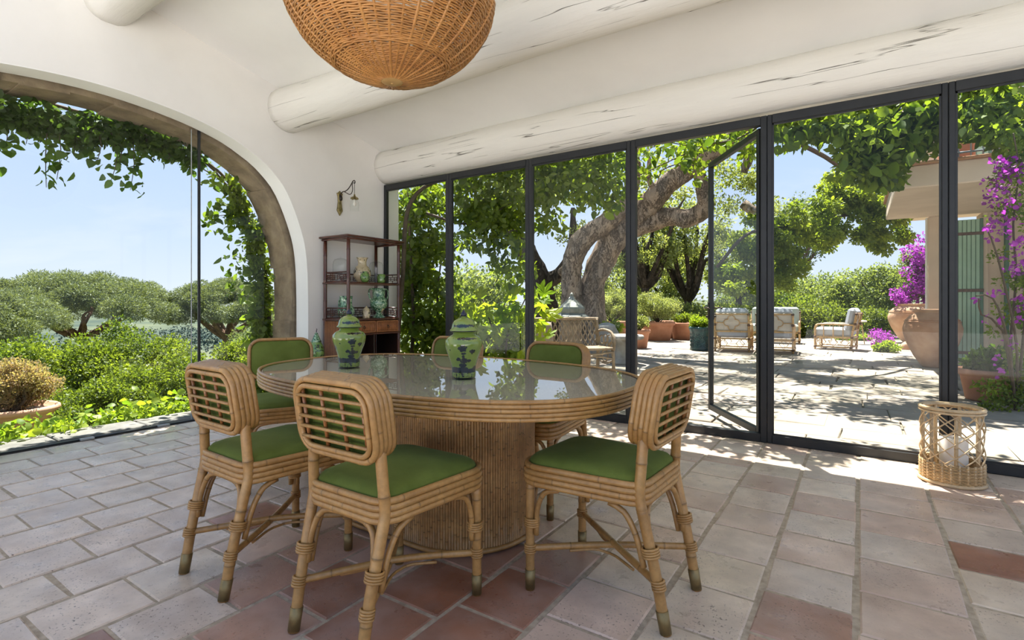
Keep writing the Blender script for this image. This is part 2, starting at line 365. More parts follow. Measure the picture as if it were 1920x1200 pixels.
# ------------------------------------------------------------------ mesh helpers
class MB:
    def __init__(s):
        s.v = []; s.f = []; s.sm = []; s.t = []
    def add(s, verts, faces, smooth=False, tone=None):
        o = len(s.v)
        s.v.extend([tuple(p) for p in verts])
        s.f.extend([tuple(i + o for i in f) for f in faces])
        s.sm.extend([smooth] * len(faces))
        s.t.extend(tone if tone is not None else [1.0] * len(verts))
        return s
    def box(s, c, size, bevel=0.0, rz=0.0, mat=None):
        hx, hy, hz = [x / 2 for x in size]
        c = Vector(c)
        R = mat if mat is not None else Matrix.Rotation(rz, 3, 'Z')
        if bevel <= 0:
            vs = [Vector((x * hx, y * hy, z * hz)) for x in (-1, 1) for y in (-1, 1) for z in (-1, 1)]
            fs = [(0, 1, 3, 2), (4, 6, 7, 5), (0, 4, 5, 1), (2, 3, 7, 6), (0, 2, 6, 4), (1, 5, 7, 3)]
        else:
            b = min(bevel, hx * .95, hy * .95, hz * .95)
            vs = []; idx = {}
            for sx in (-1, 1):
                for sy in (-1, 1):
                    for sz in (-1, 1):
                        idx[sx, sy, sz] = len(vs)
                        vs += [Vector((sx * hx, sy * (hy - b), sz * (hz - b))), Vector((sx * (hx - b), sy * hy, sz * (hz - b))),
                               Vector((sx * (hx - b), sy * (hy - b), sz * hz))]
            fs = []
            I = lambda a, b_, c_, k: idx[a, b_, c_] + k
            for sg in (-1, 1):
                fs.append((I(sg, -1, -1, 0), I(sg, 1, -1, 0), I(sg, 1, 1, 0), I(sg, -1, 1, 0)))
                fs.append((I(-1, sg, -1, 1), I(1, sg, -1, 1), I(1, sg, 1, 1), I(-1, sg, 1, 1)))
                fs.append((I(-1, -1, sg, 2), I(1, -1, sg, 2), I(1, 1, sg, 2), I(-1, 1, sg, 2)))
            for a in (-1, 1):
                for b_ in (-1, 1):
                    fs.append((I(a, b_, -1, 0), I(a, b_, 1, 0), I(a, b_, 1, 1), I(a, b_, -1, 1)))
                    fs.append((I(a, -1, b_, 0), I(a, 1, b_, 0), I(a, 1, b_, 2), I(a, -1, b_, 2)))
                    fs.append((I(-1, a, b_, 1), I(1, a, b_, 1), I(1, a, b_, 2), I(-1, a, b_, 2)))
                    for d in (-1, 1):
                        fs.append((I(a, b_, d, 0), I(a, b_, d, 1), I(a, b_, d, 2)))
        return s.add([R @ p + c for p in vs], fs)
    def tube(s, path, r, n=8, closed=False, caps=True, tone=None, smooth=True):
        P = [Vector(p) for p in path]
        m = len(P)
        rr = r if hasattr(r, '__len__') else [r] * m
        tn = tone if tone is not None else [1.0] * m
        T = []
        for i in range(m):
            a = P[(i - 1) % m] if (closed or i > 0) else P[i]
            b = P[(i + 1) % m] if (closed or i < m - 1) else P[i]
            d = b - a
            T.append(d.normalized() if d.length > 1e-9 else Vector((0, 0, 1)))
        up = Vector((0, 0, 1)) if abs(T[0].z) < 0.9 else Vector((1, 0, 0))
        N = (up - T[0] * up.dot(T[0])).normalized()
        vs = []; tt = []
        for i in range(m):
            N = N - T[i] * N.dot(T[i])
            N = N.normalized() if N.length > 1e-6 else T[i].orthogonal().normalized()
            B = T[i].cross(N)
            for k in range(n):
                a = 2 * PI * k / n
                vs.append(P[i] + (N * math.cos(a) + B * math.sin(a)) * rr[i])
                tt.append(tn[i])
        fs = []
        for i in range(m if closed else m - 1):
            j = (i + 1) % m
            for k in range(n):
                fs.append((i * n + k, i * n + (k + 1) % n, j * n + (k + 1) % n, j * n + k))
        s.add(vs, fs, smooth, tt)
        if caps and not closed:
            o = len(s.v) - len(vs)
            s.f += [tuple(o + k for k in range(n)), tuple(o + (m - 1) * n + k for k in range(n))]
            s.sm += [False, False]
        return s
    def lathe(s, prof, n=24, c=(0, 0, 0), smooth=True, close=True, sx=1, sy=1):
        m = len(prof)
        vs = [(c[0] + r * math.cos(2 * PI * k / n) * sx, c[1] + r * math.sin(2 * PI * k / n) * sy, c[2] + z) for r, z in prof for k in range(n)]
        fs = [(i * n + k, i * n + (k + 1) % n, (i + 1) * n + (k + 1) % n, (i + 1) * n + k) for i in range(m - 1) for k in range(n)]
        s.add(vs, fs, smooth)
        o = len(s.v) - len(vs)
        if close:
            s.f += [tuple(o + k for k in range(n)), tuple(o + (m - 1) * n + k for k in range(n))]
            s.sm += [False, False]
        return s
    def prism(s, poly, z0, z1, smooth=False):
        n = len(poly)
        vs = [(x, y, z0) for x, y in poly] + [(x, y, z1) for x, y in poly]
        fs = [tuple(range(n)), tuple(range(n, 2 * n))] + [(i, (i + 1) % n, n + (i + 1) % n, n + i) for i in range(n)]
        return s.add(vs, fs, smooth)
    def xform(s, mtx, start=0):
        s.v[start:] = [tuple(mtx @ Vector(p)) for p in s.v[start:]]
        return s
    def mesh(s, name, mat, origin=None, recalc=True):
        me = bpy.data.meshes.new(name)
        v = s.v
        if origin is not None:
            v = [(p[0] - origin[0], p[1] - origin[1], p[2] - origin[2]) for p in v]
        me.from_pydata(v, [], s.f)
        me.polygons.foreach_set('use_smooth', s.sm)
        a = me.attributes.new('tone', 'FLOAT', 'POINT')
        a.data.foreach_set('value', s.t)
        if recalc:
            bm = bmesh.new(); bm.from_mesh(me)
            bmesh.ops.recalc_face_normals(bm, faces=bm.faces)
            bm.to_mesh(me); bm.free()
        me.update()
        if mat: me.materials.append(mat)
        return me
    def obj(s, name, mat, parent=None, origin=None, recalc=True):
        return link(name, s.mesh(name, mat, origin, recalc), parent)

def link(name, me, parent=None):
    o = bpy.data.objects.new(name, me)
    COL.objects.link(o)
    if parent: o.parent = parent
    return o

def tag(o, label=None, cat=None, group=None, kind=None):
    if label: o['label'] = label
    if cat: o['category'] = cat
    if group: o['group'] = group
    if kind: o['kind'] = kind
    return o

def thing(name, label, cat, loc=(0, 0, 0), rz=0.0, group=None, kind=None):
    o = bpy.data.objects.new(name, None)
    COL.objects.link(o)
    o.empty_display_size = 0.1
    o.location = loc
    o.rotation_euler = (0, 0, rz)
    return tag(o, label, cat, group, kind)

def copy_tree(o, parent=None):
    c = o.copy()
    COL.objects.link(c)
    if parent: c.parent = parent
    for ch in list(o.children):
        copy_tree(ch, c)
    return c

def relabel(o, label):
    o['label'] = label
    return o

def catmull(pts, step):
    P = [Vector(p) for p in pts]
    out = []
    for i in range(len(P) - 1):
        p0 = P[i - 1] if i > 0 else P[i] * 2 - P[i + 1]
        p1, p2 = P[i], P[i + 1]
        p3 = P[i + 2] if i + 2 < len(P) else P[i + 1] * 2 - P[i]
        k = max(2, int((p2 - p1).length / step))
        for j in range(k):
            t = j / k
            out.append((0.5 * ((2 * p1) + (p2 - p0) * t + (2 * p0 - 5 * p1 + 4 * p2 - p3) * t * t + (3 * p1 - p0 - 3 * p2 + p3) * t ** 3), i + t))
    out.append((P[-1], len(P) - 1.0))
    return out

def smooth_path(pts, step=0.03):
    return [p for p, _ in catmull(pts, step)]

def lerp_list(vals, t):
    i = min(int(t), len(vals) - 2)
    return vals[i] + (vals[i + 1] - vals[i]) * (t - i)

def bamboo(mb, path, r, n=8, spacing=0.17, closed=False, step=None, dark=0.42):
    """a cane along a polyline, with node rings at irregular spacing"""
    P = [Vector(p) for p in path]
    if closed: P = P + [P[0]]
    S = [0.0]
    for a, b in zip(P, P[1:]): S.append(S[-1] + (b - a).length)
    L = S[-1]
    marks = [(x, 1.0, 1.0) for x in (S[:-1] if closed else S)]
    x = random.uniform(0.15, 0.85) * spacing
    shade = random.uniform(0.88, 1.08)
    while x < L - 0.02:
        w = max(0.003, r * 0.28)
        marks += [(x - 2.2 * w, 1.0, 1.0), (x - 0.7 * w, 1.05, 0.8), (x, 1.07, dark), (x + 0.7 * w, 1.05, 0.85), (x + 2.2 * w, 1.0, 1.0)]
        x += spacing * random.uniform(0.75, 1.3)
    marks = [m for m in marks if 0 <= m[0] <= L]
    marks.sort()
    clean = [marks[0]]
    for m in marks[1:]:
        if m[0] - clean[-1][0] > 0.0008: clean.append(m)
    pts = []; rr = []; tt = []
    j = 0
    for x, q, t in clean:
        while j < len(S) - 2 and S[j + 1] < x: j += 1
        d = S[j + 1] - S[j]
        k = (x - S[j]) / d if d > 1e-9 else 0
        pts.append(P[j].lerp(P[j + 1], k)); rr.append(r * q); tt.append(t * shade)
    mb.tube(pts, rr, n, closed, True, tt)
    return mb

def rrect(w, h, r, seg=5):
    out = []
    for cx, cy, a0 in ((w / 2 - r, h / 2 - r, 0), (-w / 2 + r, h / 2 - r, 90), (-w / 2 + r, -h / 2 + r, 180), (w / 2 - r, -h / 2 + r, 270)):
        for k in range(seg + 1):
            a = math.radians(a0 + 90 * k / seg)
            out.append((cx + r * math.cos(a), cy + r * math.sin(a)))
    return out

def superell(a, b, n, k=72):
    out = []
    for i in range(k):
        t = 2 * PI * i / k
        c, s_ = math.cos(t), math.sin(t)
        out.append((a * math.copysign(abs(c) ** (2 / n), c), b * math.copysign(abs(s_) ** (2 / n), s_)))
    return out

def ring(mb, c, r, tr, n=16, m=6, axis=(0, 0, 1), tone=None):
    q = Vector((0, 0, 1)).rotation_difference(Vector(axis).normalized())
    mb.tube([Vector(c) + q @ Vector((r * math.cos(2 * PI * k / n), r * math.sin(2 * PI * k / n), 0)) for k in range(n)], tr, m, True,
            tone=[tone] * n if tone else None)

def limb(mb, pts, radii, n=12, step=0.12, rough=0.14, freq=3.0):
    """a tree limb: smooth tapering tube with an uneven surface"""
    cm_ = catmull(pts, step)
    st = len(mb.v)
    mb.tube([p for p, _ in cm_], [lerp_list(radii, t) for _, t in cm_], n, False, True)
    k = st
    for p, t in cm_:
        for _ in range(n):
            v = Vector(mb.v[k])
            d = v - p
            f = 1 + rough * noise.noise(v * freq) + rough * 0.6 * noise.noise(v * freq * 2.7)
            mb.v[k] = tuple(p + d * f)
            k += 1
    return mb

def big_mesh(name, V, nper, tone, mat, parent=None, kind=None):
    """V: (N, nper, 3) array of separate faces"""
    N = V.shape[0]
    me = bpy.data.meshes.new(name)
    me.vertices.add(N * nper)
    me.vertices.foreach_set('co', V.astype(np.float32).ravel())
    me.loops.add(N * nper)
    me.loops.foreach_set('vertex_index', np.arange(N * nper, dtype=np.int32))
    me.polygons.add(N)
    me.polygons.foreach_set('loop_start', np.arange(0, N * nper, nper, dtype=np.int32))
    a = me.attributes.new('tone', 'FLOAT', 'POINT')
    a.data.foreach_set('value', np.repeat(tone, nper).astype(np.float32))
    me.update(calc_edges=True)
    me.materials.append(mat)
    o = link(name, me, parent)
    if kind: o['kind'] = kind
    return o

def unit(a):
    return a / np.maximum(np.linalg.norm(a, axis=1, keepdims=True), 1e-9)

def leaf_quads(P, D, size, width=0.3, fold=0.12, hexa=False):
    N = len(P)
    u = unit(D)
    v = unit(np.cross(u, rng.normal(size=(N, 3))))
    w = np.cross(u, v)
    s = (size * rng.uniform(0.7, 1.3, N))[:, None]
    if not hexa:
        mid = P + u * s * 0.45 + w * s * fold
        return np.stack([P, mid + v * s * width, P + u * s, mid - v * s * width], axis=1)
    a = P + u * s * 0.27 + w * s * fold * 0.6
    b = P + u * s * 0.66 + w * s * fold
    return np.stack([P, a + v * s * width * 0.85, b + v * s * width * 0.80, P + u * s, b - v * s * width * 0.80, a - v * s * width * 0.85], axis=1)

def blob_points(blobs, n, shell=0.4):
    B = np.array([list(c) + list(r) for c, r in blobs], float)
    wgt = (B[:, 3] * B[:, 4] * B[:, 5]) ** (2 / 3)
    k = rng.choice(len(B), n, p=wgt / wgt.sum())
    d = unit(rng.normal(size=(n, 3)))
    rf = 1 - shell * rng.random(n) ** 1.5
    P = B[k, :3] + d * B[k, 3:] * rf[:, None]
    return P, d, k

def foliage(name, blobs, n, size, mat, parent, origin=(0, 0, 0), droop=0.2, width=0.3, shell=0.45, kind='stuff', zmin=None, hexa=False):
    P, d, k = blob_points(blobs, n, shell)
    if zmin is not None:
        ok = P[:, 2] > zmin
        P, d, k = P[ok], d[ok], k[ok]
        n = len(P)
    D = d * 0.7 + rng.normal(size=(n, 3)) * 0.7 + np.array([0, 0, -droop])
    bt = rng.random(len(blobs))
    tone = np.clip(0.55 * rng.random(n) + 0.45 * bt[k], 0, 1)
    return big_mesh(name, leaf_quads(P - np.array(origin), D, size, width, hexa=hexa), 6 if hexa else 4, tone, mat, parent, kind)

def crown(c, R, nsub, sub, flat=1.0, rnd=random):
    """sub-blobs over an ellipsoid: a clumpy crown"""
    out = []
    for i in range(nsub):
        d = Vector((rnd.gauss(0, 1), rnd.gauss(0, 1), rnd.gauss(0, 1))).normalized()
        k = rnd.uniform(0.45, 0.95)
        s_ = sub * rnd.uniform(0.7, 1.35)
        out.append(((c[0] + d.x * R[0] * k, c[1] + d.y * R[1] * k, c[2] + d.z * R[2] * k), (s_, s_, s_ * flat)))
    return out

# single leaves as shared meshes
def leaf_mesh(name, mat, w=0.30, bend=0.10, tip=1.0):
    ys = [0.0, 0.22, 0.5, 0.8, tip]
    ws = [0.0, w * 0.85, w, w * 0.6, 0.0]
    zs = [0.0, 0.03, 0.02, -0.04 - bend * 0.4, -bend]
    v = [(0, ys[0], 0)]
    for y, ww, z in list(zip(ys, ws, zs))[1:4]:
        v += [(-ww, y, z + 0.07), (0, y, z), (ww, y, z + 0.07)]
    v.append((0, ys[4], zs[4]))
    f = [(0, 2, 1), (0, 3, 2), (1, 2, 5, 4), (2, 3, 6, 5), (4, 5, 8, 7), (5, 6, 9, 8), (7, 8, 10), (8, 9, 10)]
    mb = MB(); mb.add(v, f, True)
    return mb.mesh(name, mat, recalc=False)

def lobed_mesh(name, mat):
    pts = []
    lobes = [(-100, 0.55), (-50, 0.8), (0, 1.0), (50, 0.8), (100, 0.55)]
    for i, (a, l) in enumerate(lobes):
        for da, k in ((-13, 0.72), (0, 1.0), (13, 0.72)):
            t = math.radians(a + da)
            pts.append((math.sin(t) * l * k * 0.75, 0.3 + math.cos(t) * l * k * 0.75, -0.10 * l * k))
        if i < 4:
            t = math.radians(a + 25)
            pts.append((math.sin(t) * 0.28, 0.3 + math.cos(t) * 0.28, 0.03))
    v = [(0, 0.3, 0.04), (0, 0, 0)] + pts
    n = len(pts)
    f = [(0, 2 + i, 3 + i) for i in range(n - 1)] + [(0, 1, 2), (0, 2 + n - 1, 1)]
    mb = MB(); mb.add(v, f, False)
    return mb.mesh(name, mat, recalc=False)

LM = {
    'vine': [leaf_mesh('leaf', M['L_vine_o'], 0.30), leaf_mesh('leaf', M['L_vine_o'], 0.36, 0.2), leaf_mesh('leaf', M['L_vine_o'], 0.26, 0.05)],
    'dark': [leaf_mesh('leaf', M['L_dark_o'], 0.30), leaf_mesh('leaf', M['L_dark_o'], 0.36, 0.2)],
    'lime': [leaf_mesh('leaf', M['L_lime_o'], 0.42), leaf_mesh('leaf', M['L_lime_o'], 0.38, 0.2)],
    'fig': [lobed_mesh('leaf', M['L_lime_o'])],
    'bract': [leaf_mesh('bract', M['L_purple_o'], 0.42, 0.25)],
}

def put_leaves(parent, kind, P, D, size, origin=(0, 0, 0), name='leaf'):
    """each leaf an object of its own, sharing mesh data"""
    ms = LM[kind]
    for p, d in zip(P, D):
        d = Vector(d).normalized()
        q = Vector((0, 1, 0)).rotation_difference(d)
        s_ = size * random.uniform(0.7, 1.25)
        o = link(name, random.choice(ms), parent)
        Rm = (q.to_matrix() @ Matrix.Rotation(random.uniform(-1.3, 1.3), 3, 'Y')).to_4x4()
        o.matrix_local = Matrix.Translation(Vector(p) - Vector(origin)) @ Rm @ Matrix.Scale(s_, 4)

def rnd_unit(down=0.0):
    v = Vector((random.gauss(0, 1), random.gauss(0, 1), random.gauss(0, 1))).normalized()
    return (v + Vector((0, 0, -down))).normalized()

# ================================================================== the setting
WX = -4.96          # inner face of the arch wall
WY = 4.52           # plane of the window wall
def zceil(y): return 3.0 + 0.231 * (4.40 - y)

# ---- floor: tiles laid in columns that run towards the windows
floor_base = MB().box(((-5.15 + 3.4) / 2, (4.55 - 1.6) / 2, -0.0545), (8.55, 6.15, 0.10)).obj('floor', M['grout'])
tag(floor_base, 'terracotta tiled floor with sandy joints under the table and chairs', 'floor', kind='structure')

F2 = (-math.sin(math.radians(33.88)), math.cos(math.radians(33.88)))
R2 = (math.cos(math.radians(33.88)), math.sin(math.radians(33.88)))
def px(x, y, z):
    d = F2[0] * x + F2[1] * y
    l = R2[0] * x + R2[1] * y
    return (960 + 971 * l / d, 568 - 971 * (z - 1.1) / d, d) if d > 0.3 else (0, 9999, d)

def tile_color(x, y):
    pale = Vector((0.74, 0.595, 0.462)); pink = Vector((0.63, 0.455, 0.35)); red = Vector((0.31, 0.13, 0.075)); buff = Vector((0.68, 0.555, 0.415)); grey = Vector((0.66, 0.535, 0.425))
    r = random.random()
    dist = math.hypot((x + 1.1) / 1.15, (y - 1.35) / 0.75)
    pred = max(0.0, 1.05 - 0.72 * dist)
    if x > 0.35: pred = max(pred, 0.18)
    if r < pred:
        c = red.lerp(pink, random.random() ** 1.6 * 0.8)
    elif x < -2.6:
        c = pale.lerp(grey, random.random() * 0.7).lerp(pink, random.random() * 0.18)
    else:
        c = (pale, buff, pink, grey, pink)[random.randrange(5)].lerp(pale, random.random() * 0.5)
    c *= random.uniform(0.92, 1.06)
    return (c.x, c.y, c.z, 1)

def paver(mb, x0, x1, y0, y1, zt, th, ch, jit):
    j = lambda: random.uniform(-jit, jit)
    bot = [(x0, y0, zt - th), (x1, y0, zt - th), (x1, y1, zt - th), (x0, y1, zt - th)]
    mid = [(x0 + j(), y0 + j(), zt - ch), (x1 + j(), y0 + j(), zt - ch), (x1 + j(), y1 + j(), zt - ch), (x0 + j(), y1 + j(), zt - ch)]
    c = ch * 1.3
    dz = [random.uniform(-jit, jit) * 0.25 for _ in range(4)]
    top = [(mid[0][0] + c, mid[0][1] + c, zt + dz[0]), (mid[1][0] - c, mid[1][1] + c, zt + dz[1]), (mid[2][0] - c, mid[2][1] - c, zt + dz[2]), (mid[3][0] + c, mid[3][1] - c, zt + dz[3])]
    v = bot + mid + top
    f = [(8, 9, 10, 11)]
    for a in (0, 4):
        for i in range(4):
            f.append((a + i, a + (i + 1) % 4, a + 4 + (i + 1) % 4, a + 4 + i))
    return mb.add(v, f)

rest = MB()
edges = []
x = -0.01
while x > -5.15: x -= random.uniform(0.295, 0.325); edges.append(x)
edges = [max(e, -5.14) for e in edges][::-1] + [-0.01]
x = -0.01
while x < 3.3: x += random.uniform(0.318, 0.340); edges.append(x)
tiles = []
for i, (xa, xb) in enumerate(zip(edges, edges[1:])):
    if xb - xa < 0.05: continue
    y = -1.5 + (i % 2) * 0.155 + random.uniform(-0.03, 0.03)
    while y < 4.5:
        h = random.uniform(0.30, 0.325)
        y1 = min(y + h, 4.535)
        if y1 - y > 0.03:
            tiles.append((xa, xb, y, y1))
        y += h
nt_ = 0
for (xa, xb, y0, y1) in tiles:
    cx_, cy_ = (xa + xb) / 2, (y0 + y1) / 2
    vis = any((-20 < px(a, b, 0)[0] < 1940 and px(a, b, 0)[1] < 1215) for a in (xa, xb) for b in (y0, y1))
    g1, g2 = 0.0090, 0.0068
    zt = random.uniform(-0.0015, 0.0015)
    if vis and nt_ < 298:
        mb = paver(MB(), xa + g1, xb - g1, y0 + g2, y1 - g2, zt, 0.02, 0.0045, 0.0045)
        o = mb.obj('tile', M['tile'], floor_base)
        o.color = tile_color(cx_, cy_)
        nt_ += 1
    else:
        paver(rest, xa + g1, xb - g1, y0 + g2, y1 - g2, zt, 0.02, 0.004, 0.0035)
o = rest.obj('tile_field', M['tile'], floor_base); o['kind'] = 'stuff'; o.color = (0.48, 0.38, 0.31, 1)

# ---- unseen pale ground added behind the viewer to bounce sunlight into the room
g = MB().box((3, -9.6, -0.13), (40, 16.0, 0.1)).obj('bounce_ground', M['bouncepale'])
tag(g, 'pale unseen ground added behind the room to bounce daylight inside', 'ground', kind='structure')

# ---- left wall with the wide arch
ARCH = [(3.434, 0.0), (3.432, 0.6), (3.43, 1.15), (3.421, 1.45), (3.40, 1.66), (3.37, 1.80), (3.312, 1.97), (3.23, 2.16), (3.128, 2.331), (2.953, 2.475 + .02), (2.80, 2.585), (2.616, 2.671), (2.35, 2.745),
        (2.078, 2.790), (1.80, 2.816), (1.60, 2.822)]
ARCH = ARCH + [(3.2 - y, z) for y, z in ARCH[-2::-1]]
def arch_fine():
    out = []
    P = [Vector((a, b, 0)) for a, b in ARCH]
    for p, _ in catmull(P, 0.07): out.append((p.x, max(0.0, p.y)))
    return out
ARCH = arch_fine()
def arch_wall(mb, xi, xo, y0, y1, top0, top1, arch):
    """wall slab between x=xi and x=xo with an arched opening; top edge from (y0,top0) to (y1,top1)"""
    ap = arch[::-1]          # from left foot to right foot (increasing y)
    n = len(ap)
    tz = lambda y: top0 + (top1 - top0) * (y - y0) / (y1 - y0)
    for X in (xi, xo):
        vs = []; fs = []
        vs += [(X, y, z) for y, z in ap]
        vs += [(X, y, tz(y)) for y, z in ap]
        for i in range(n - 1): fs.append((i, i + 1, n + i + 1, n + i))
        k = len(vs)
        vs += [(X, y0, 0 + ap[0][1]), (X, y0, top0), (X, y1, ap[-1][1]), (X, y1, top1)]
        fs += [(k, 0, n, k + 1), (n - 1, k + 2, k + 3, 2 * n - 1)]
        mb.add(vs, fs)
    vs = [(xi, y, z) for y, z in ap] + [(xo, y, z) for y, z in ap]
    mb.add(vs, [(i, i + 1, n + i + 1, n + i) for i in range(n - 1)], True)
    return mb
wl = MB()
arch_wall(wl, WX, WX - 0.21, -3.0, 4.75, zceil(-3) + 0.1, zceil(4.75) + 0.1, ARCH)
wl.add([(WX, 4.75, 0), (WX - .21, 4.75, 0), (WX - .21, 4.75, 3.1), (WX, 4.75, 3.1)], [(0, 1, 2, 3)])
wl.add([(WX, -3, 0), (WX - .21, -3, 0), (WX - .21, -3, 4.8), (WX, -3, 4.8)], [(0, 1, 2, 3)])
wall_left = wl.obj('wall_left', M['plaster'])
tag(wall_left, 'white plaster wall pierced by the wide glazed arch', 'wall', kind='structure')
# white plastered reveal, a thin lining proud of the wall edge by a hair
rv = MB()
n_ = len(ARCH)
vs = []
for (y, z) in ARCH: vs.append((WX + 0.001, y, z))
for (y, z) in ARCH: vs.append((WX - 0.212, y, z))
ctr = Vector((1.6, 1.0))
for X in (WX + 0.001, WX - 0.212):
    for (y, z) in ARCH:
        d = (ctr - Vector((y, z))); d.normalize()
        vs.append((X, y + d.x * 0.006, max(0, z + d.y * 0.006)))
fs = []
for i in range(n_ - 1):
    fs += [(i, i + 1, 2 * n_ + i + 1, 2 * n_ + i), (n_ + i, n_ + i + 1, 3 * n_ + i + 1, 3 * n_ + i)]
rv.add(vs, fs, False)
rv.add(vs[2 * n_:], [(i, i + 1, n_ + i + 1, n_ + i) for i in range(n_ - 1)], True)
tag(rv.obj('reveal', M['reveal'], wall_left))

# old stone arch on the outside: voussoirs
stone_arch = thing('stone_arch', 'weathered brown stone arch around the outside of the glazed opening', 'arch', (WX - 0.40, 1.6, 0))
def arch_at(t):
    """point on the arch by length fraction, with outward normal"""
    S = [0]
    for a, b in zip(ARCH, ARCH[1:]): S.append(S[-1] + math.hypot(b[0] - a[0], b[1] - a[1]))
    x = t * S[-1]
    for i in range(len(ARCH) - 1):
        if x <= S[i + 1] + 1e-9:
            k = (x - S[i]) / (S[i + 1] - S[i])
            a, b = Vector(ARCH[i]), Vector(ARCH[i + 1])
            p = a.lerp(b, k); d = (b - a).normalized()
            return p, Vector((d.y, -d.x))
NV = 27
for i in range(NV):
    t0, t1 = i / NV, (i + 1) / NV
    vs = []
    nsub = 4
    inn = 0.055 + random.uniform(-0.012, 0.012)
    for X in (WX - 0.24 + random.uniform(-.008, .008), WX - 0.60 + random.uniform(-.03, .03)):
        for k in range(nsub + 1):
            p, nn = arch_at(min(.9999, max(0, t0 + (t1 - t0) * (-0.01 + 1.02 * k / nsub))))
            if nn.dot(Vector((1.6, 1.0)) - p) > 0: nn = -nn
            a = p - nn * inn; b = p + nn * 0.34
            vs += [(X, a.x, max(0, a.y)), (X, b.x, max(0, b.y))]
    m = nsub + 1
    fs = []
    for k in range(nsub):
        fs += [(2 * k, 2 * k + 1, 2 * k + 3, 2 * k + 2), (2 * m + 2 * k, 2 * m + 2 * k + 2, 2 * m + 2 * k + 3, 2 * m + 2 * k + 1),
               (2 * k, 2 * k + 2, 2 * m + 2 * k + 2, 2 * m + 2 * k), (2 * k + 1, 2 * m + 2 * k + 1, 2 * m + 2 * k + 3, 2 * k + 3)]
    fs += [(0, 2 * m, 2 * m + 1, 1), (2 * nsub, 2 * nsub + 1, 2 * m + 2 * nsub + 1, 2 * m + 2 * nsub)]
    MB().add(vs, fs).obj('stone', M['oldstone'], stone_arch, origin=(WX - 0.40, 1.6, 0))
# outer leaf of the wall above the stones
ow = MB()
OUT = []
for k in range(41):
    p, nn = arch_at(k / 40)
    if nn.dot(Vector((1.6, 1.0)) - p) > 0: nn = -nn
    q = p + nn * 0.335
    OUT.append((q.x, max(0.0, q.y)))
arch_wall(ow, WX - 0.215, WX - 0.56, -3.0, 4.75, zceil(-3) + 0.1, zceil(4.75) + 0.1, OUT)
tag(ow.obj('wall_outside', M['oldstone']), 'outer stone leaf of the arch wall', 'wall', kind='structure')

# frameless arch glazing: three panes, dark upright joints
window_1 = thing('window_1', 'frameless glass filling the arch with slim upright joints', 'window', (WX - 0.225, 1.6, 0), kind='structure')
og = (WX - 0.225, 1.6, 0)
def arch_z(y):
    y = max(-0.229, min(3.429, y))
    pts = sorted(ARCH)
    for a, b in zip(pts, pts[1:]):
        if a[0] <= y <= b[0] and b[0] > a[0]: return a[1] + (b[1] - a[1]) * (y - a[0]) / (b[0] - a[0])
    return 2.0
YJ = [-0.225, 1.02, 2.402, 3.425]
for a, b in zip(YJ, YJ[1:]):
    ys = [a + 0.004 + (b - a - 0.008) * k / 14 for k in range(15)]
    poly = [(y, 0.012) for y in ys] + [(y, max(0.05, arch_z(y) - 0.002)) for y in ys[::-1]]
    n = len(poly)
    vs = [(WX - 0.219, y, z) for y, z in poly] + [(WX - 0.229, y, z) for y, z in poly]
    fs = []
    for k in range(14):
        fs += [(k, k + 1, n - 2 - k, n - 1 - k), (n + k, n + n - 1 - k, n + n - 2 - k, n + k + 1)]
    fs += [(i, (i + 1) % n, n + (i + 1) % n, n + i) for i in range(n)]
    MB().add(vs, fs).obj('pane', M['pane'], window_1, origin=og)
for yj in YJ[1:3]:
    MB().box((WX - 0.224, yj + .012, arch_z(yj) / 2), (0.014, 0.022, arch_z(yj) - 0.01)).obj('glazing_joint', M['steel'], window_1, origin=og)
    MB().box((WX - 0.224, yj - .055, arch_z(yj) / 2), (0.012, 0.004, arch_z(yj) - 0.02)).obj('glazing_joint', M['seal'], window_1, origin=og)
MB().box((WX - 0.215, 1.6, 0.006), (0.03, 3.64, 0.014)).obj('bottom_track', M['steel'], window_1, origin=og)
for y in (0.35, 1.55, 2.1):
    MB().box((WX - 0.19, y, 0.010), (0.04, 0.09, 0.016), 0.003).obj('floor_latch', M['seal'], window_1, origin=og)
# grey stone sill outside the glass, one slab after the other
sill = thing('stone_sill', 'grey stone sill slabs running along the foot of the arch glass', 'sill', (WX - 0.42, 1.6, -0.05))
y = -0.9
while y < 4.0:
    l = random.uniform(0.5, 0.85)
    MB().box((WX - 0.42, y + l / 2, -0.035 + random.uniform(-.003, .003)), (0.36, l - 0.012, 0.11), 0.008).obj('slab', M['sill'], sill, origin=(WX - 0.42, 1.6, -0.05))
    y += l

# ---- sloping ceiling
cl = MB()
y0, y1 = 0.35, 4.85  # cut short overhead so open daylight behind lights the room
vs = []
for X in (WX - 0.5, 3.0):
    for y in (y0, y1):
        vs += [(X, y, zceil(y)), (X, y, zceil(y) + 0.22)]
cl.add(vs, [(0, 2, 6, 4), (1, 5, 7, 3), (0, 1, 3, 2), (4, 6, 7, 5), (0, 4, 5, 1), (2, 3, 7, 6)])
tag(cl.obj('ceiling', M['ceiling']), 'sloping white plaster ceiling between the painted beams', 'ceiling', kind='structure')

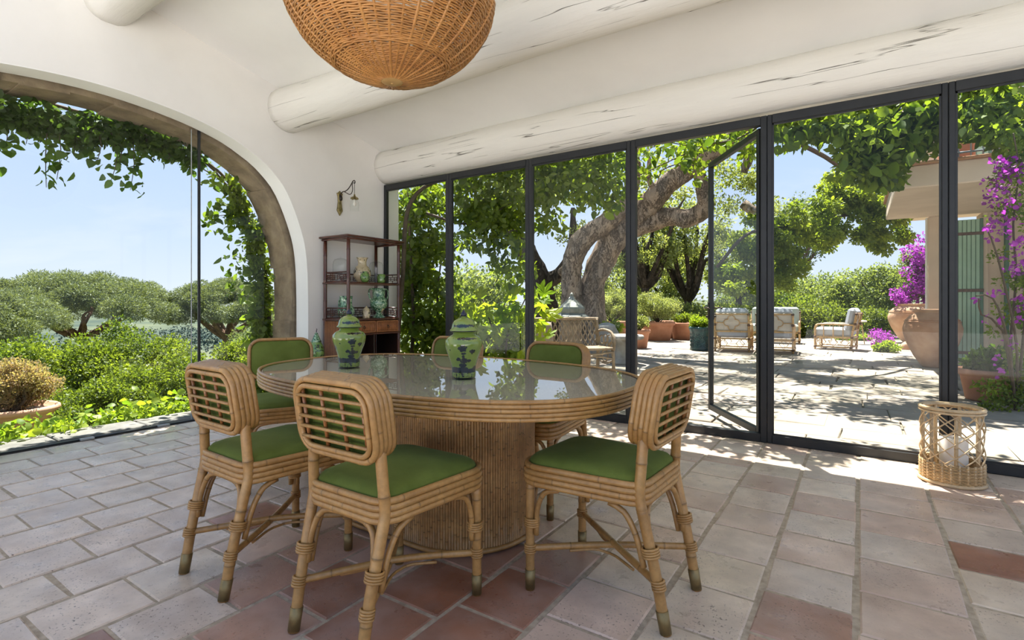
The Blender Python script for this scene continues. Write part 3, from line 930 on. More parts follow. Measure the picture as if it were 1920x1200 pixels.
# ---- round painted beams
def beam(name, label, yc, zc, r, x0, x1, seed, wob=0.02, hewn=False, end_taper=0.0):
    t = MB()
    n = 20
    m = 70
    vs = []
    for i in range(m + 1):
        X = x0 + (x1 - x0) * i / m
        cy_ = yc + wob * noise.noise(Vector((X * 0.5, seed, 0)))
        cz_ = zc + wob * noise.noise(Vector((X * 0.5, 0, seed)))
        tap = 1 - end_taper * math.exp(-((X - x0) / 0.45) ** 2)
        for k in range(n):
            a = 2 * PI * k / n
            rr = r * tap * (1 + 0.05 * noise.noise(Vector((X * 1.3, math.cos(a) * 1.5 + seed, math.sin(a) * 1.5))))
            if hewn:
                q = max(abs(math.cos(a)), abs(math.sin(a)))
                q2 = max(abs(math.cos(a + PI / 4)), abs(math.sin(a + PI / 4)))
                rr *= min(1.0 / q * 0.92, 1.0 / q2 * 0.98)
            vs.append((X, cy_ + rr * math.cos(a), cz_ + rr * math.sin(a)))
    fs = [(i * n + k, i * n + (k + 1) % n, (i + 1) * n + (k + 1) % n, (i + 1) * n + k) for i in range(m) for k in range(n)]
    t.add(vs, fs, True)
    t.f += [tuple(range(n)), tuple(m * n + k for k in range(n))]; t.sm += [False, False]
    o = t.obj(name, M['beam'])
    return tag(o, label, 'beam', 'white ceiling beams')
beam('ceiling_beam', 'white painted round beam lying right above the black window frames', 4.545, 2.800, 0.205, WX - 0.02, 2.9, 1.3, 0.008)
beam('ceiling_beam', 'white painted cracked tree trunk beam passing behind the wicker lamp', 3.205, 3.095, 0.208, WX - 0.02, 2.9, 5.7, 0.035, end_taper=-0.05)
beam('ceiling_beam', 'white hewn beam end high above the arch by the picture top', 1.635, 3.50, 0.185, WX - 0.02, 2.9, 9.1, 0.02, True)

# ---- steel window wall
MX = [-4.955, -3.89, -2.81, -1.725, -0.605, 0.492, 1.60, 2.70]
ZT, ZB = 2.575, 0.0
def steel_window(name, x0, x1, label, pane=True):
    t = thing(name, label, 'window', ((x0 + x1) / 2, WY, 0), kind='structure')
    og = ((x0 + x1) / 2, WY, 0)
    s = 0.035 if pane else 0.046
    MB().box((x0 + s / 2, WY, (ZT + ZB) / 2), (s, 0.054, ZT - ZB), 0.004).obj('stile', M['steel'], t, origin=og)
    MB().box((x1 - s / 2, WY, (ZT + ZB) / 2), (s, 0.054, ZT - ZB), 0.004).obj('stile', M['steel'], t, origin=og)
    MB().box(((x0 + x1) / 2, WY, ZT - 0.035), (x1 - x0 - 2 * s, 0.060, 0.07), 0.004).obj('head_rail', M['steel'], t, origin=og)
    MB().box(((x0 + x1) / 2, WY, ZB + 0.033), (x1 - x0 - 2 * s, 0.060, 0.066), 0.004).obj('bottom_rail', M['steel'], t, origin=og)
    if pane:
        b = MB()
        for (cx_, cz_, sx, sz) in ((x0 + s + .006, (ZT + ZB) / 2, .012, ZT - ZB - .14), (x1 - s - .006, (ZT + ZB) / 2, .012, ZT - ZB - .14),
                                   ((x0 + x1) / 2, ZT - 0.076, x1 - x0 - 2 * s, .012), ((x0 + x1) / 2, ZB + 0.072, x1 - x0 - 2 * s, .012)):
            b.box((cx_, WY - 0.014, cz_), (sx, 0.014, sz))
        b.obj('glazing_bead', M['steel'], t, origin=og)
        MB().box(((x0 + x1) / 2, WY, (ZT + ZB) / 2), (x1 - x0 - 2 * s, 0.008, ZT - ZB - 0.136)).obj('pane', M['pane'], t, origin=og)
    return t
names = ['black steel window at the left corner behind the bamboo cabinet', 'second black steel window from the cabinet corner', 'black steel window left of the open door way',
         None, 'wide fixed black steel window right of the open door', 'black steel window right of the rattan floor lantern', 'black steel window beyond the picture edge']
for i in range(7):
    if i == 3: continue
    steel_window('window_%d' % (i + 2), MX[i] + 0.001, MX[i + 1] - 0.001, names[i])
d1 = steel_window('door_1', MX[3] + 0.001, MX[4] - 0.001, 'black steel glass door opened outwards between the fixed windows', pane=False)
d1['category'] = 'door'
ogd = ((MX[3] + MX[4]) / 2, WY, 0)
# the leaf, hinged at the right jamb and swung out
leaf = MB()
hx, hy = MX[4] - 0.05, WY + 0.035
ang = math.atan2(0.885, -0.60)
L = 1.055
def leafbox(u0, u1, z0, z1, th, bev=0.0):
    b = MB()
    b.box(((u0 + u1) / 2, 0, (z0 + z1) / 2), (u1 - u0, th, z1 - z0), bev)
    b.xform(Matrix.Translation((hx - ogd[0], hy - ogd[1], 0)) @ Matrix.Rotation(ang, 4, 'Z'))
    return b
z0, z1 = 0.035, 2.50
lf = leafbox(0, 0.042, z0, z1, 0.044, 0.004)
for u0, u1, a, b in ((L - 0.042, L, z0, z1), (0.042, L - 0.042, z1 - 0.05, z1), (0.042, L - 0.042, z0, z0 + 0.055)):
    q = leafbox(u0, u1, a, b, 0.044, 0.004)
    lf.add(q.v, q.f)
dl = lf.obj('door_leaf', M['steel'], d1)
leafbox(0.042, L - 0.042, z0 + 0.055, z1 - 0.05, 0.008).obj('pane', M['pane'], dl)
hd = MB()
for s_ in (1, -1):
    mt = Matrix.Translation((hx - ogd[0], hy - ogd[1], 0)) @ Matrix.Rotation(ang, 4, 'Z')
    k = len(hd.v)
    hd.box((L - 0.021, s_ * 0.026, 1.02), (0.028, 0.010, 0.17), 0.003)
    hd.tube([(L - 0.021, s_ * 0.03, 1.05), (L - 0.021, s_ * 0.065, 1.05), (L - 0.07, s_ * 0.072, 1.055), (L - 0.12, s_ * 0.068, 1.05), (L - 0.135, s_ * 0.06, 1.045)], 0.008, 8)
    hd.tube([(L - 0.021, s_ * 0.03, 0.965), (L - 0.021, s_ * 0.05, 0.965)], 0.012, 8)
    hd.xform(mt, k)
hd.obj('door_handle', M['darkiron'], dl)
tag(MB().box((0, WY + 0.055, -0.03), (7.6, 0.14, 0.05)).obj('trim_1', M['sill']), 'stone threshold under the black steel windows', 'threshold', kind='structure')

# ================================================================== furniture
# ---- dining table
TX, TY = -1.83, 2.02
table = thing('dining_table', 'large oval bamboo dining table with glass top on a reeded drum pedestal', 'table', (TX, TY, 0))
SE = superell(1.055, 0.66, 2.5, 96)
top = MB()
ins = [(x * 0.985, y * 0.978) for x, y in SE]
top.prism(ins, 0.690, 0.742)
def top_mat():
    n = NT('woven_table_top')
    v = n.coord('Object', (1, 1, 1))
    wv = n.n('ShaderNodeTexWave', wave_type='BANDS', bands_direction='X')
    wv.inputs['Scale'].default_value = 26; wv.inputs['Distortion'].default_value = 1.2; wv.inputs['Detail'].default_value = 2
    n.l(v, wv.inputs['Vector'])
    c = n.mix(wv.outputs['Fac'], (0.60, 0.50, 0.38, 1), (0.74, 0.64, 0.51, 1))
    n.principled(c, 0.6, 0, 0.3)
    return n.m
M['tabletop'] = top_mat()
top.obj('tabletop', M['tabletop'], table)
gt = MB()
gl = [(x * 0.982, y * 0.973) for x, y in SE]
gt.prism(gl, 0.7425, 0.7505)
gt.obj('glass_top', M['tableglass'], table)
for i in range(5):
    r = 0.0085
    off = 1.0 + (0.0 if i in (1, 2, 3) else -0.003)
    b = MB()
    bamboo(b, [(x * off, y * off, 0.683 + i * 0.0158) for x, y in SE], r, 8, 0.34, True)
    b.obj('rim_cane', M['bamboo'], table)
# pedestal
PL, PR = 0.20, 0.335
def stadium(hl, r, k):
    """k points evenly spaced round a stadium"""
    per = 4 * hl + 2 * PI * r
    out = []
    for i in range(k):
        s_ = per * i / k
        if s_ < 2 * hl: out.append((-hl + s_, -r, 0, -1))
        elif s_ < 2 * hl + PI * r:
            a = (s_ - 2 * hl) / r - PI / 2; out.append((hl + r * math.cos(a), r * math.sin(a), math.cos(a), math.sin(a)))
        elif s_ < 4 * hl + PI * r: out.append((hl - (s_ - 2 * hl - PI * r), r, 0, 1))
        else:
            a = (s_ - 4 * hl - PI * r) / r + PI / 2; out.append((-hl + r * math.cos(a), r * math.sin(a), math.cos(a), math.sin(a)))
    return out
core = MB().prism([(p[0], p[1]) for p in stadium(PL, PR - 0.004, 64)], 0.02, 0.68)
ped = core.obj('pedestal', M['reed'], table)
rc = MB()
for p in stadium(PL, PR, 236):
    bamboo(rc, [(p[0], p[1], 0.022 + random.uniform(0, .002)), (p[0], p[1], 0.68)], 0.0066, 6, 0.16, dark=0.30)
rc_o = rc.obj('reed_cladding', M['reed'], ped, recalc=False); rc_o['kind'] = 'stuff'
bs = MB(); bamboo(bs, [(p[0] + p[2] * .012, p[1] + p[3] * .012, 0.018) for p in stadium(PL, PR, 80)], 0.011, 8, 0.4, True)
bs.obj('base_cane', M['bamboo'], ped)
fm = MB()
for a, b in ((-.4, 0), (.4, 0), (-.2, .27), (.2, .27), (-.2, -.27), (.2, -.27)):
    fm = MB().lathe([(0.02, 0.0), (0.022, 0.02)], 12, (a, b, 0)); fm.obj('glide', M['foot'], ped)

# ---- dining chair, local front = +Y
def make_chair(label):
    t = thing('dining_chair', label, 'chair', group='green velvet bamboo dining chairs')
    # seat frame: four stacked canes
    def seat_outline(grow=0.0):
        pts = []
        f, b, d0, d1 = 0.235 + grow, 0.190 + grow, -0.215 - grow, 0.265 + grow
        cs = [(f, d1, 0.085), (-f, d1, 0.085), (-b, d0, 0.06), (b, d0, 0.06)]
        m = len(cs)
        for i in range(m):
            p = Vector(cs[i][:2]); a = Vector(cs[i - 1][:2]); c = Vector(cs[(i + 1) % m][:2])
            u = (a - p).normalized(); w = (c - p).normalized(); r = cs[i][2]
            p0, p1 = p + u * r, p + w * r
            for k in range(7):
                s_ = k / 6
                q = (p0 * (1 - s_) ** 2 + p * 2 * s_ * (1 - s_) * 0.86 + (p0 + p1) * s_ * (1 - s_) * 0.14 + p1 * s_ ** 2)
                pts.append((q.x, q.y))
        # bow the front
        out = []
        for x, y in pts:
            if y > 0.2: y += 0.014 * (1 - (x / 0.24) ** 2)
            out.append((x, y))
        # subdivide
        res = []
        for i in range(len(out)):
            a, b2 = Vector(out[i]), Vector(out[(i + 1) % len(out)])
            k = max(1, int((b2 - a).length / 0.05))
            for j in range(k): res.append(tuple(a.lerp(b2, j / k)))
        return res
    so = seat_outline()
    for i in range(4):
        b = MB(); gr = (0.0, 0.002, 0.002, -0.002)[i]
        bamboo(b, [(x * (1 + gr * 3), y * (1 + gr * 3), 0.417 + i * 0.0205) for x, y in so], 0.0116, 8, 0.25, True)
        b.obj('seat_cane', M['bamboo'], t)
    pan = MB().prism([(x * 0.96, y * 0.96) for x, y in so], 0.425, 0.47)
    pan.obj('seat_pan', M['leatherwrap'], t)
    # cushion
    cu = MB()
    lev = [(0.455, 0.955), (0.478, 0.968), (0.494, 0.955), (0.508, 0.90), (0.517, 0.78), (0.522, 0.58), (0.525, 0.30)]
    m = len(so); vs = []
    for z, k in lev: vs += [(x * k, 0.02 * (1 - k) + y * k, z) for x, y in so]
    vs.append((0, 0.02, 0.526))
    fs = [(i * m + j, i * m + (j + 1) % m, (i + 1) * m + (j + 1) % m, (i + 1) * m + j) for i in range(len(lev) - 1) for j in range(m)]
    fs += [((len(lev) - 1) * m + j, (len(lev) - 1) * m + (j + 1) % m, len(vs) - 1) for j in range(m)]
    cu.add(vs, fs, True)
    cu.obj('seat_cushion', M['velvet'], t)
    # legs
    def leg(path, r, wraps):
        b = MB(); bamboo(b, smooth_path(path, 0.03), r, 10, 0.19)
        o = b.obj('leg', M['bamboo'], t)
        p0 = Vector(path[0]); d = (Vector(path[1]) - p0).normalized()
        f = MB(); f.tube([p0 + d * 0.004, p0 + d * 0.078], [r * 0.99 + 0.0012, r + 0.0022], 12)
        f.obj('leg_cap', M['brass'], o)
        g_ = MB(); g_.tube([p0 + Vector((0, 0, 0.0)), p0 + d * 0.006], r * 0.95, 10); g_.obj('glide', M['foot'], o)
        for (c, rx, ax) in wraps:
            w = MB()
            for k in (-1.5, -.5, .5, 1.5):
                ring(w, Vector(c) + Vector(ax).normalized() * 0.0085 * k, rx, 0.0046, 14, 5, ax)
            w.obj('binding', M['bamboo'], o)
        return o
    for s_ in (-1, 1):
        leg([(s_ * .207, .232, 0), (s_ * .207, .232, .2), (s_ * .207, .230, .412)], 0.0175,
            [((s_ * .205, .224, .262), 0.0265, (0, 0, 1)), ((s_ * .207, .232, .158), 0.0195, (0, 0, 1))])
        leg([(s_ * .166, -.286, 0), (s_ * .171, -.250, .2), (s_ * .178, -.207, .395), (s_ * .179, -.198, .45), (s_ * .176, -.202, .52), (s_ * .166, -.208, .66)], 0.0188,
            [((s_ * .174, -.236, .262), 0.0268, (0, .19, 1)), ((s_ * .171, -.262, .158), 0.0205, (0, .19, 1))])
    # arched brackets
    br = MB(); bamboo(br, smooth_path([(-.160, -.238, .215), (-.158, -.225, .30), (-.135, -.208, .375), (-.09, -.200, .398), (0, -.198, .402), (.09, -.200, .398), (.135, -.208, .375), (.158, -.225, .30), (.160, -.238, .215)], 0.02), 0.0108, 8, 0.3)
    br.obj('bracket', M['bamboo'], t)
    br = MB(); bamboo(br, smooth_path([(-.185, .228, .215), (-.183, .228, .31), (-.16, .236, .38), (-.11, .243, .400), (0, .248, .403), (.11, .243, .400), (.16, .236, .38), (.183, .228, .31), (.185, .228, .215)], 0.02), 0.0098, 8, 0.3)
    br.obj('bracket', M['bamboo'], t)
    for s_ in (-1, 1):
        br = MB(); bamboo(br, smooth_path([(s_ * .205, .204, .215), (s_ * .205, .200, .31), (s_ * .204, .170, .38), (s_ * .200, .11, .402)], 0.02), 0.0100, 8, 0.3)
        br.obj('bracket', M['bamboo'], t)
        br = MB(); bamboo(br, smooth_path([(s_ * .176, -.213, .205), (s_ * .180, -.185, .31), (s_ * .186, -.145, .38), (s_ * .190, -.09, .402)], 0.02), 0.0108, 8, 0.3)
        br.obj('bracket', M['bamboo'], t)
    # crossed stretchers with thin braces and a bound centre
    for s_ in (-1, 1):
        st = MB(); bamboo(st, smooth_path([(s_ * .207, .232, .158), (s_ * .02, .012, .166 + s_ * 0.005), (-s_ * .171, -.262, .158)], 0.04), 0.0128, 8, 0.2)
        st.obj('stretcher', M['bamboo'], t)
    bc = MB()
    for sx in (-1, 1):
        bamboo(bc, smooth_path([(sx * .115, .11, .146), (sx * .05, .045, .146), (sx * .042, 0.0, .146), (sx * .05, -.05, .146), (sx * .105, -.145, .146)], 0.02), 0.0055, 6, 0.5)
    bc.obj('stretcher_brace', M['bamboo'], t)
    # back: stacked rounded canes round a cushion, tilted
    tilt = Matrix.Translation((0, -0.216, 0.730)) @ Matrix.Rotation(math.radians(9), 4, 'X')
    W, Hh, CR = 0.378, 0.248, 0.070
    oc = rrect(W, Hh, CR, 6)
    def dens(pts):
        r_ = []
        for i in range(len(pts)):
            a, b2 = Vector(pts[i]), Vector(pts[(i + 1) % len(pts)])
            k = max(1, int((b2 - a).length / 0.05))
            for j in range(k): r_.append(tuple(a.lerp(b2, j / k)))
        return r_
    oc = dens(oc)
    for i in range(5):
        b = MB()
        bamboo(b, [(x, -0.036 + i * 0.0178, z) for x, z in oc], 0.0108, 8, 0.24, True)
        b.xform(tilt); b.obj('back_cane', M['bamboo'], t)
    b = MB(); bamboo(b, [(x, -0.043, z) for x, z in dens(rrect(W - 0.040, Hh - 0.040, CR - 0.018, 6))], 0.0092, 8, 0.24, True)
    b.xform(tilt); b.obj('back_cane', M['bamboo'], t)
    cu = MB()
    base = dens(rrect(W - 0.014, Hh - 0.014, CR - 0.006, 6))
    m = len(base); vs = []
    lev = [(-0.018, 0.90), (-0.021, 0.98), (0.036, 0.98), (0.044, 0.94), (0.050, 0.80), (0.053, 0.5)]
    for y, k in lev: vs += [(x * k, y, z * k) for x, z in base]
    vs += [(0, -0.018, 0), (0, 0.054, 0)]
    fs = [(i * m + j, i * m + (j + 1) % m, (i + 1) * m + (j + 1) % m, (i + 1) * m + j) for i in range(len(lev) - 1) for j in range(m)]
    fs += [(j, (j + 1) % m, len(vs) - 2) for j in range(m)] + [((len(lev) - 1) * m + j, (len(lev) - 1) * m + (j + 1) % m, len(vs) - 1) for j in range(m)]
    cu.add(vs, fs, True); cu.xform(tilt)
    cu.obj('back_cushion', M['velvet'], t)
    for k in range(5):
        b = MB(); z = (k - 2) * 0.0355
        bamboo(b, [(-0.164, -0.047, z), (0.164, -0.047, z)], 0.0062, 8, 0.22); b.xform(tilt); b.obj('slat', M['bamboo'], t)
    for k in range(4):
        b = MB(); x = (k - 1.5) * 0.098
        bamboo(b, [(x, -0.035, -0.100), (x, -0.035, 0.100)], 0.0066, 8, 0.2, dark=0.5); b.xform(tilt); b.obj('slat', M['midbamboo'], t)
    return t

chair0 = make_chair('bamboo dining chair with its latticed back nearest to the viewer, in front of the pedestal')
chair_spots = [
    (-1.408, 1.318, 0.0, None),
    (-2.108, 1.285, -2.0, 'bamboo dining chair with latticed back at the near left side of the table'),
    (-0.812, 1.890, 87.5, 'bamboo dining chair at the right end of the table, its back towards the terrace'),
    (-3.02, 1.91, -118, 'bamboo dining chair at the far left table end, green back cushion facing the viewer'),
    (-2.33, 2.56, 180, 'bamboo dining chair across the table, half hidden by the front ginger jar'),
    (-1.51, 2.52, 180, 'bamboo dining chair across the table, in front of the steel window with the bench'),
]
for i, (x, y, a, lab) in enumerate(chair_spots):
    o = chair0 if i == 0 else copy_tree(chair0)
    o.location = (x, y, 0); o.rotation_euler = (0, 0, math.radians(a))
    if lab: o['label'] = lab

# ---- ginger jars: painted green porcelain
def jar_mat(name, base, edge, dark):
    n = NT(name)
    tcn = n.n('ShaderNodeTexCoord')
    sp = n.n('ShaderNodeSeparateXYZ'); n.l(tcn.outputs['Object'], sp.inputs[0])
    X, Y, Z = sp.outputs
    th = n.math('ARCTAN2', X, n.math('MULTIPLY', Y, -1.0))      # 0 = towards -Y local
    nz = n.noise(tcn.outputs['Object'], 95, 4, 0.65)
    wob = n.math('MULTIPLY', n.math('SUBTRACT', nz, 0.46), 4.2)
    mask = None
    def blob(t0, z0, rt, rz):
        a = n.math('DIVIDE', n.math('SUBTRACT', th, t0), rt)
        b = n.math('DIVIDE', n.math('SUBTRACT', Z, z0), rz)
        d = n.math('ADD', n.math('MULTIPLY', a, a), n.math('MULTIPLY', b, b))
        d = n.math('ADD', d, wob)
        return n.math('LESS_THAN', d, 1.0)
    for q in ((0.0, 0.142, 0.26, 0.017), (0.06, 0.118, 0.16, 0.007), (0.02, 0.104, 0.10, 0.008), (0.05, 0.083, 0.26, 0.014), (-0.30, 0.090, 0.17, 0.009), (0.40, 0.084, 0.17, 0.007),
              (0.55, 0.126, 0.20, 0.012), (-0.80, 0.133, 0.05, 0.004), (0.0, 0.062, 0.3, 0.012), (2.2, 0.14, 0.3, 0.02), (3.0, 0.11, 0.3, 0.015), (-2.2, 0.13, 0.3, 0.02), (1.5, 0.10, 0.25, 0.012), (-1.5, 0.11, 0.25, 0.012),
              (0.15, 0.185, 0.7, 0.006), (-2.5, 0.185, 0.6, 0.006), (2.5, 0.185, 0.6, 0.006), (0.2, 0.243, 1.1, 0.008), (-2.2, 0.243, 0.9, 0.008), (2.3, 0.243, 0.9, 0.008)):
        b = blob(*q)
        mask = b if mask is None else n.math('MAXIMUM', mask, b)
    nz2 = n.noise(tcn.outputs['Object'], 34, 3, 0.6)
    band = n.math('MULTIPLY', n.math('LESS_THAN', Z, n.math('ADD', 0.030, n.math('MULTIPLY', nz2, 0.045))), n.math('GREATER_THAN', n.math('ADD', Z, n.math('MULTIPLY', nz, 0.02)), 0.037))
    low = n.math('MULTIPLY', n.math('LESS_THAN', Z, 0.036), n.math('LESS_THAN', nz, 0.44))
    ringm = n.math('LESS_THAN', n.math('ABSOLUTE', n.math('SUBTRACT', Z, 0.2175)), 0.0022)
    foot = n.math('LESS_THAN', Z, 0.004)
    for q in (band, low, ringm, foot): mask = n.math('MAXIMUM', mask, q)
    v = n.coord('Object')
    c = n.mix(n.ramp(n.noise(v, 11, 4), [(0.35, 0.0), (0.7, 1.0)]), base, edge)
    c = n.mix(mask, c, dark)
    n.principled(c, 0.10, 0, 0.6, None, Coat_Weight=0.6, Coat_Roughness=0.04)
    return n.m
M['jar'] = jar_mat('painted_green_porcelain', (0.155, 0.225, 0.032, 1), (0.225, 0.29, 0.058, 1), (0.006, 0.013, 0.018, 1))
M['finial'] = pm('cobalt_glaze', (0.010, 0.012, 0.030, 1), (0.02, 0.02, 0.04, 1), 10, 0.15, 0)
def make_jar(label):
    t = thing('ginger_jar', label, 'jar', group='green ginger jars on the table')
    MB().lathe([(0.0, 0.0), (0.052, 0.0), (0.056, 0.004), (0.0565, 0.022), (0.0555, 0.035), (0.059, 0.06), (0.068, 0.09), (0.079, 0.12), (0.0865, 0.145), (0.0885, 0.160), (0.086, 0.174), (0.076, 0.188), (0.058, 0.198), (0.050, 0.203), (0.050, 0.214), (0.0, 0.214)], 40, close=False).obj('body', M['jar'], t)
    lid = MB().lathe([(0.0, 0.213), (0.056, 0.213), (0.062, 0.2155), (0.0665, 0.219), (0.064, 0.224), (0.058, 0.229), (0.0565, 0.238), (0.053, 0.252), (0.046, 0.264), (0.034, 0.273), (0.020, 0.2785), (0.0115, 0.281), (0.0105, 0.286), (0.0, 0.286)], 40, close=False).obj('lid', M['jar'], t)
    MB().lathe([(0.0, 0.284), (0.011, 0.286), (0.0155, 0.291), (0.0145, 0.298), (0.008, 0.308), (0.002, 0.317), (0.0, 0.318)], 20, close=False).obj('finial', M['finial'], lid)
    return t
j0 = make_jar('painted green lidded ginger jar near the front edge of the glass table top')
j0.location = (-1.546, 1.895, 0.751); j0.rotation_euler = (0, 0, math.radians(36))
j1 = copy_tree(j0); j1['label'] = 'painted green lidded ginger jar further back, in front of the bamboo cabinet'
j1.location = (-2.318, 1.855, 0.751); j1.rotation_euler = (0, 0, math.radians(62))

# ---- hanging wicker lamp
LX, LY, LZ = -2.005, 1.875, 2.245
lamp = thing('wicker_lamp', 'round woven wicker lampshade hanging over the dining table', 'lamp', (LX, LY, LZ))
PROF = [(0.0, 0.055), (0.004, 0.09), (0.030, 0.17), (0.066, 0.255), (0.112, 0.335), (0.170, 0.405), (0.235, 0.460), (0.30, 0.498), (0.355, 0.518), (0.40, 0.524), (0.44, 0.510), (0.48, 0.475), (0.52, 0.42), (0.55, 0.35)]
def prof(s_):
    """point (z, r) at arclength s"""
    S = [0]
    for a, b in zip(PROF, PROF[1:]): S.append(S[-1] + math.hypot(b[0] - a[0], b[1] - a[1]))
    s_ = max(0, min(S[-1], s_))
    for i in range(len(PROF) - 1):
        if s_ <= S[i + 1] + 1e-9:
            k = (s_ - S[i]) / (S[i + 1] - S[i])
            return PROF[i][0] + (PROF[i + 1][0] - PROF[i][0]) * k, PROF[i][1] + (PROF[i + 1][1] - PROF[i][1]) * k
    return PROF[-1]
SL = sum(math.hypot(b[0] - a[0], b[1] - a[1]) for a, b in zip(PROF, PROF[1:]))
NST = 40
for k in range(NST):
    a = 2 * PI * k / NST
    b = MB()
    pts = []
    s_ = 0.0
    while s_ <= SL:
        z, r = prof(s_)
        pts.append((r * math.cos(a), r * math.sin(a), z)); s_ += 0.04
    b.tube(pts, 0.0082 if k % 2 else 0.0066, 6)
    b.obj('stake', M['wicker'], lamp, recalc=False)
wv = MB()
s_ = 0.012; row = 0
while s_ < SL - 0.01:
    z, r = prof(s_)
    nseg = NST * 4 if r > 0.16 else NST * 2
    amp = 0.0026
    double = abs(s_ - 0.235) < 0.016
    # gaps in the weave: a few irregular openings between rows
    pts = []
    puff = 0.016 * (r / 0.5)
    for k in range(nseg):
        a = 2 * PI * k / nseg
        ph = math.cos(a * NST / 2 + PI * (row % 2))
        bulge = puff * (abs(math.cos(a * 10 + 0.6)) - .5) * (1 if r > 0.12 else 0.3)
        rr = r + amp * ph + bulge * 0.6 + 0.003 * noise.noise(Vector((a * 3, s_ * 9, 0))) + (0.007 if double else 0)
        dz = 0.0007 * noise.noise(Vector((math.cos(a) * 4, math.sin(a) * 4, s_ * 20)))
        pts.append((rr * math.cos(a), rr * math.sin(a), z + dz))
    wv.tube(pts, 0.0048 if not double else 0.0056, 5, True, tone=[random.uniform(0.8, 1.12)] * nseg)
    s_ += 0.0104 + 0.0008 * noise.noise(Vector((s_ * 14, 3, 0)))
    row += 1
w_o = wv.obj('weave', M['wicker'], lamp, recalc=False); w_o['kind'] = 'stuff'
b = MB()
z, r = prof(SL)
for k in range(3): ring(b, (0, 0, z + 0.008 * k), r - 0.004 * k, 0.009, 60, 6)
b.obj('rim', M['wicker'], lamp)
MB().lathe([(0.0, -0.012), (0.02, -0.012), (0.05, -0.008), (0.062, 0.0), (0.060, 0.008), (0.0, 0.008)], 32, close=False).obj('boss', M['boss'], lamp)
MB().lathe([(0.0, -0.016), (0.006, -0.015), (0.007, -0.011), (0.0, -0.010)], 12, close=False).obj('boss_pin', M['boss'], lamp)
zt = zceil(LY) - LZ
c = MB().tube([(0, 0, 0.42), (0, 0, zt - 0.02)], 0.006, 8); c.obj('cord', M['darkiron'], lamp)
c = MB(); [c.tube([(0, 0, 0.72), (0.36 * math.cos(a), 0.36 * math.sin(a), 0.60)], 0.004, 6) for a in (0, 2.1, 4.2)]
c.obj('hanger', M['darkiron'], lamp)
MB().lathe([(0.0, zt - 0.05), (0.05, zt - 0.045), (0.065, zt - 0.01), (0.065, zt + 0.02), (0.0, zt + 0.02)], 24, close=False).obj('ceiling_cup', M['boss'], lamp)
MB().lathe([(0.0, 0.30), (0.018, 0.31), (0.033, 0.345), (0.028, 0.375), (0.014, 0.40), (0.014, 0.43), (0.0, 0.43)], 20, close=False).obj('bulb', M['foot'], lamp)

# ---- wall sconce
SX, SY, SZ = WX, 3.83, 2.10
sc = thing('wall_sconce', 'brass wall lamp with scrolled arm and small glass shade above the cabinet', 'wall lamp', (SX, SY, SZ))
pl = MB()
poly = [(0, -0.0), (0.038, 0.06), (0.030, 0.10), (0.022, 0.16), (0.026, 0.22), (0.040, 0.255), (0.022, 0.262), (0, 0.285)]
pp = poly + [(-a, b) for a, b in poly[-2:0:-1]]
n = len(pp)
vs = [(0.0, a, b) for a, b in pp] + [(0.014, a, b) for a, b in pp] + [(0.022, a * 0.7, 0.02 + b * 0.86) for a, b in pp]
pl.add(vs, [(i, (i + 1) % n, n + (i + 1) % n, n + i) for i in range(n)] + [(n + i, n + (i + 1) % n, 2 * n + (i + 1) % n, 2 * n + i) for i in range(n)] + [tuple(range(2 * n, 3 * n)), tuple(range(n))])
pl.obj('back_plate', M['oldbrass'], sc)
ar = MB()
ar.tube(smooth_path([(0.015, 0, 0.20), (0.03, 0, 0.245), (0.06, 0, 0.268), (0.10, 0, 0.268), (0.15, 0, 0.285), (0.20, 0, 0.325), (0.235, 0, 0.365), (0.262, 0, 0.372), (0.275, 0, 0.352), (0.265, 0, 0.338), (0.252, 0, 0.348)], 0.01), 0.0055, 8)
ar.tube(smooth_path([(0.09, 0, 0.266), (0.13, 0, 0.246), (0.18, 0, 0.225), (0.215, 0, 0.235), (0.232, 0, 0.275), (0.226, 0, 0.32), (0.235, 0, 0.362)], 0.01), 0.0045, 8)
ar.lathe([(0.0, 0.17), (0.018, 0.175), (0.022, 0.20), (0.016, 0.23), (0.0, 0.235)], 12, (0.024, 0, 0), close=False)
ar.obj('arm', M['darkiron'], sc)
MB().tube([(0.265, 0, 0.34), (0.265, 0, 0.21)], 0.0028, 6).obj('suspension', M['darkiron'], sc)
cp = MB().lathe([(0.0, 0.218), (0.008, 0.215), (0.012, 0.195), (0.022, 0.183), (0.03, 0.168), (0.033, 0.16)], 16, (0.265, 0, 0), close=False)
for k in range(6):
    a = 2 * PI * k / 6
    cp.tube([(0.265 + 0.02 * math.cos(a), 0.02 * math.sin(a), 0.183), (0.265 + 0.037 * math.cos(a), 0.037 * math.sin(a), 0.170), (0.265 + 0.04 * math.cos(a), 0.04 * math.sin(a), 0.155)], [0.008, 0.009, 0.001], 5)
cp.obj('gallery', M['oldbrass'], sc)
MB().lathe([(0.018, 0.165), (0.035, 0.15), (0.046, 0.125), (0.05, 0.095), (0.047, 0.065), (0.046, 0.03), (0.044, 0.03), (0.045, 0.065), (0.048, 0.095), (0.044, 0.125), (0.033, 0.148), (0.016, 0.163)], 24, (0.265, 0, 0), close=False).obj('shade', M['domeglass'], sc)
MB().lathe([(0.0, 0.16), (0.012, 0.155), (0.013, 0.125), (0.018, 0.11), (0.018, 0.092), (0.0, 0.08)], 12, (0.265, 0, 0), close=False).obj('bulb', M['candle'], sc)

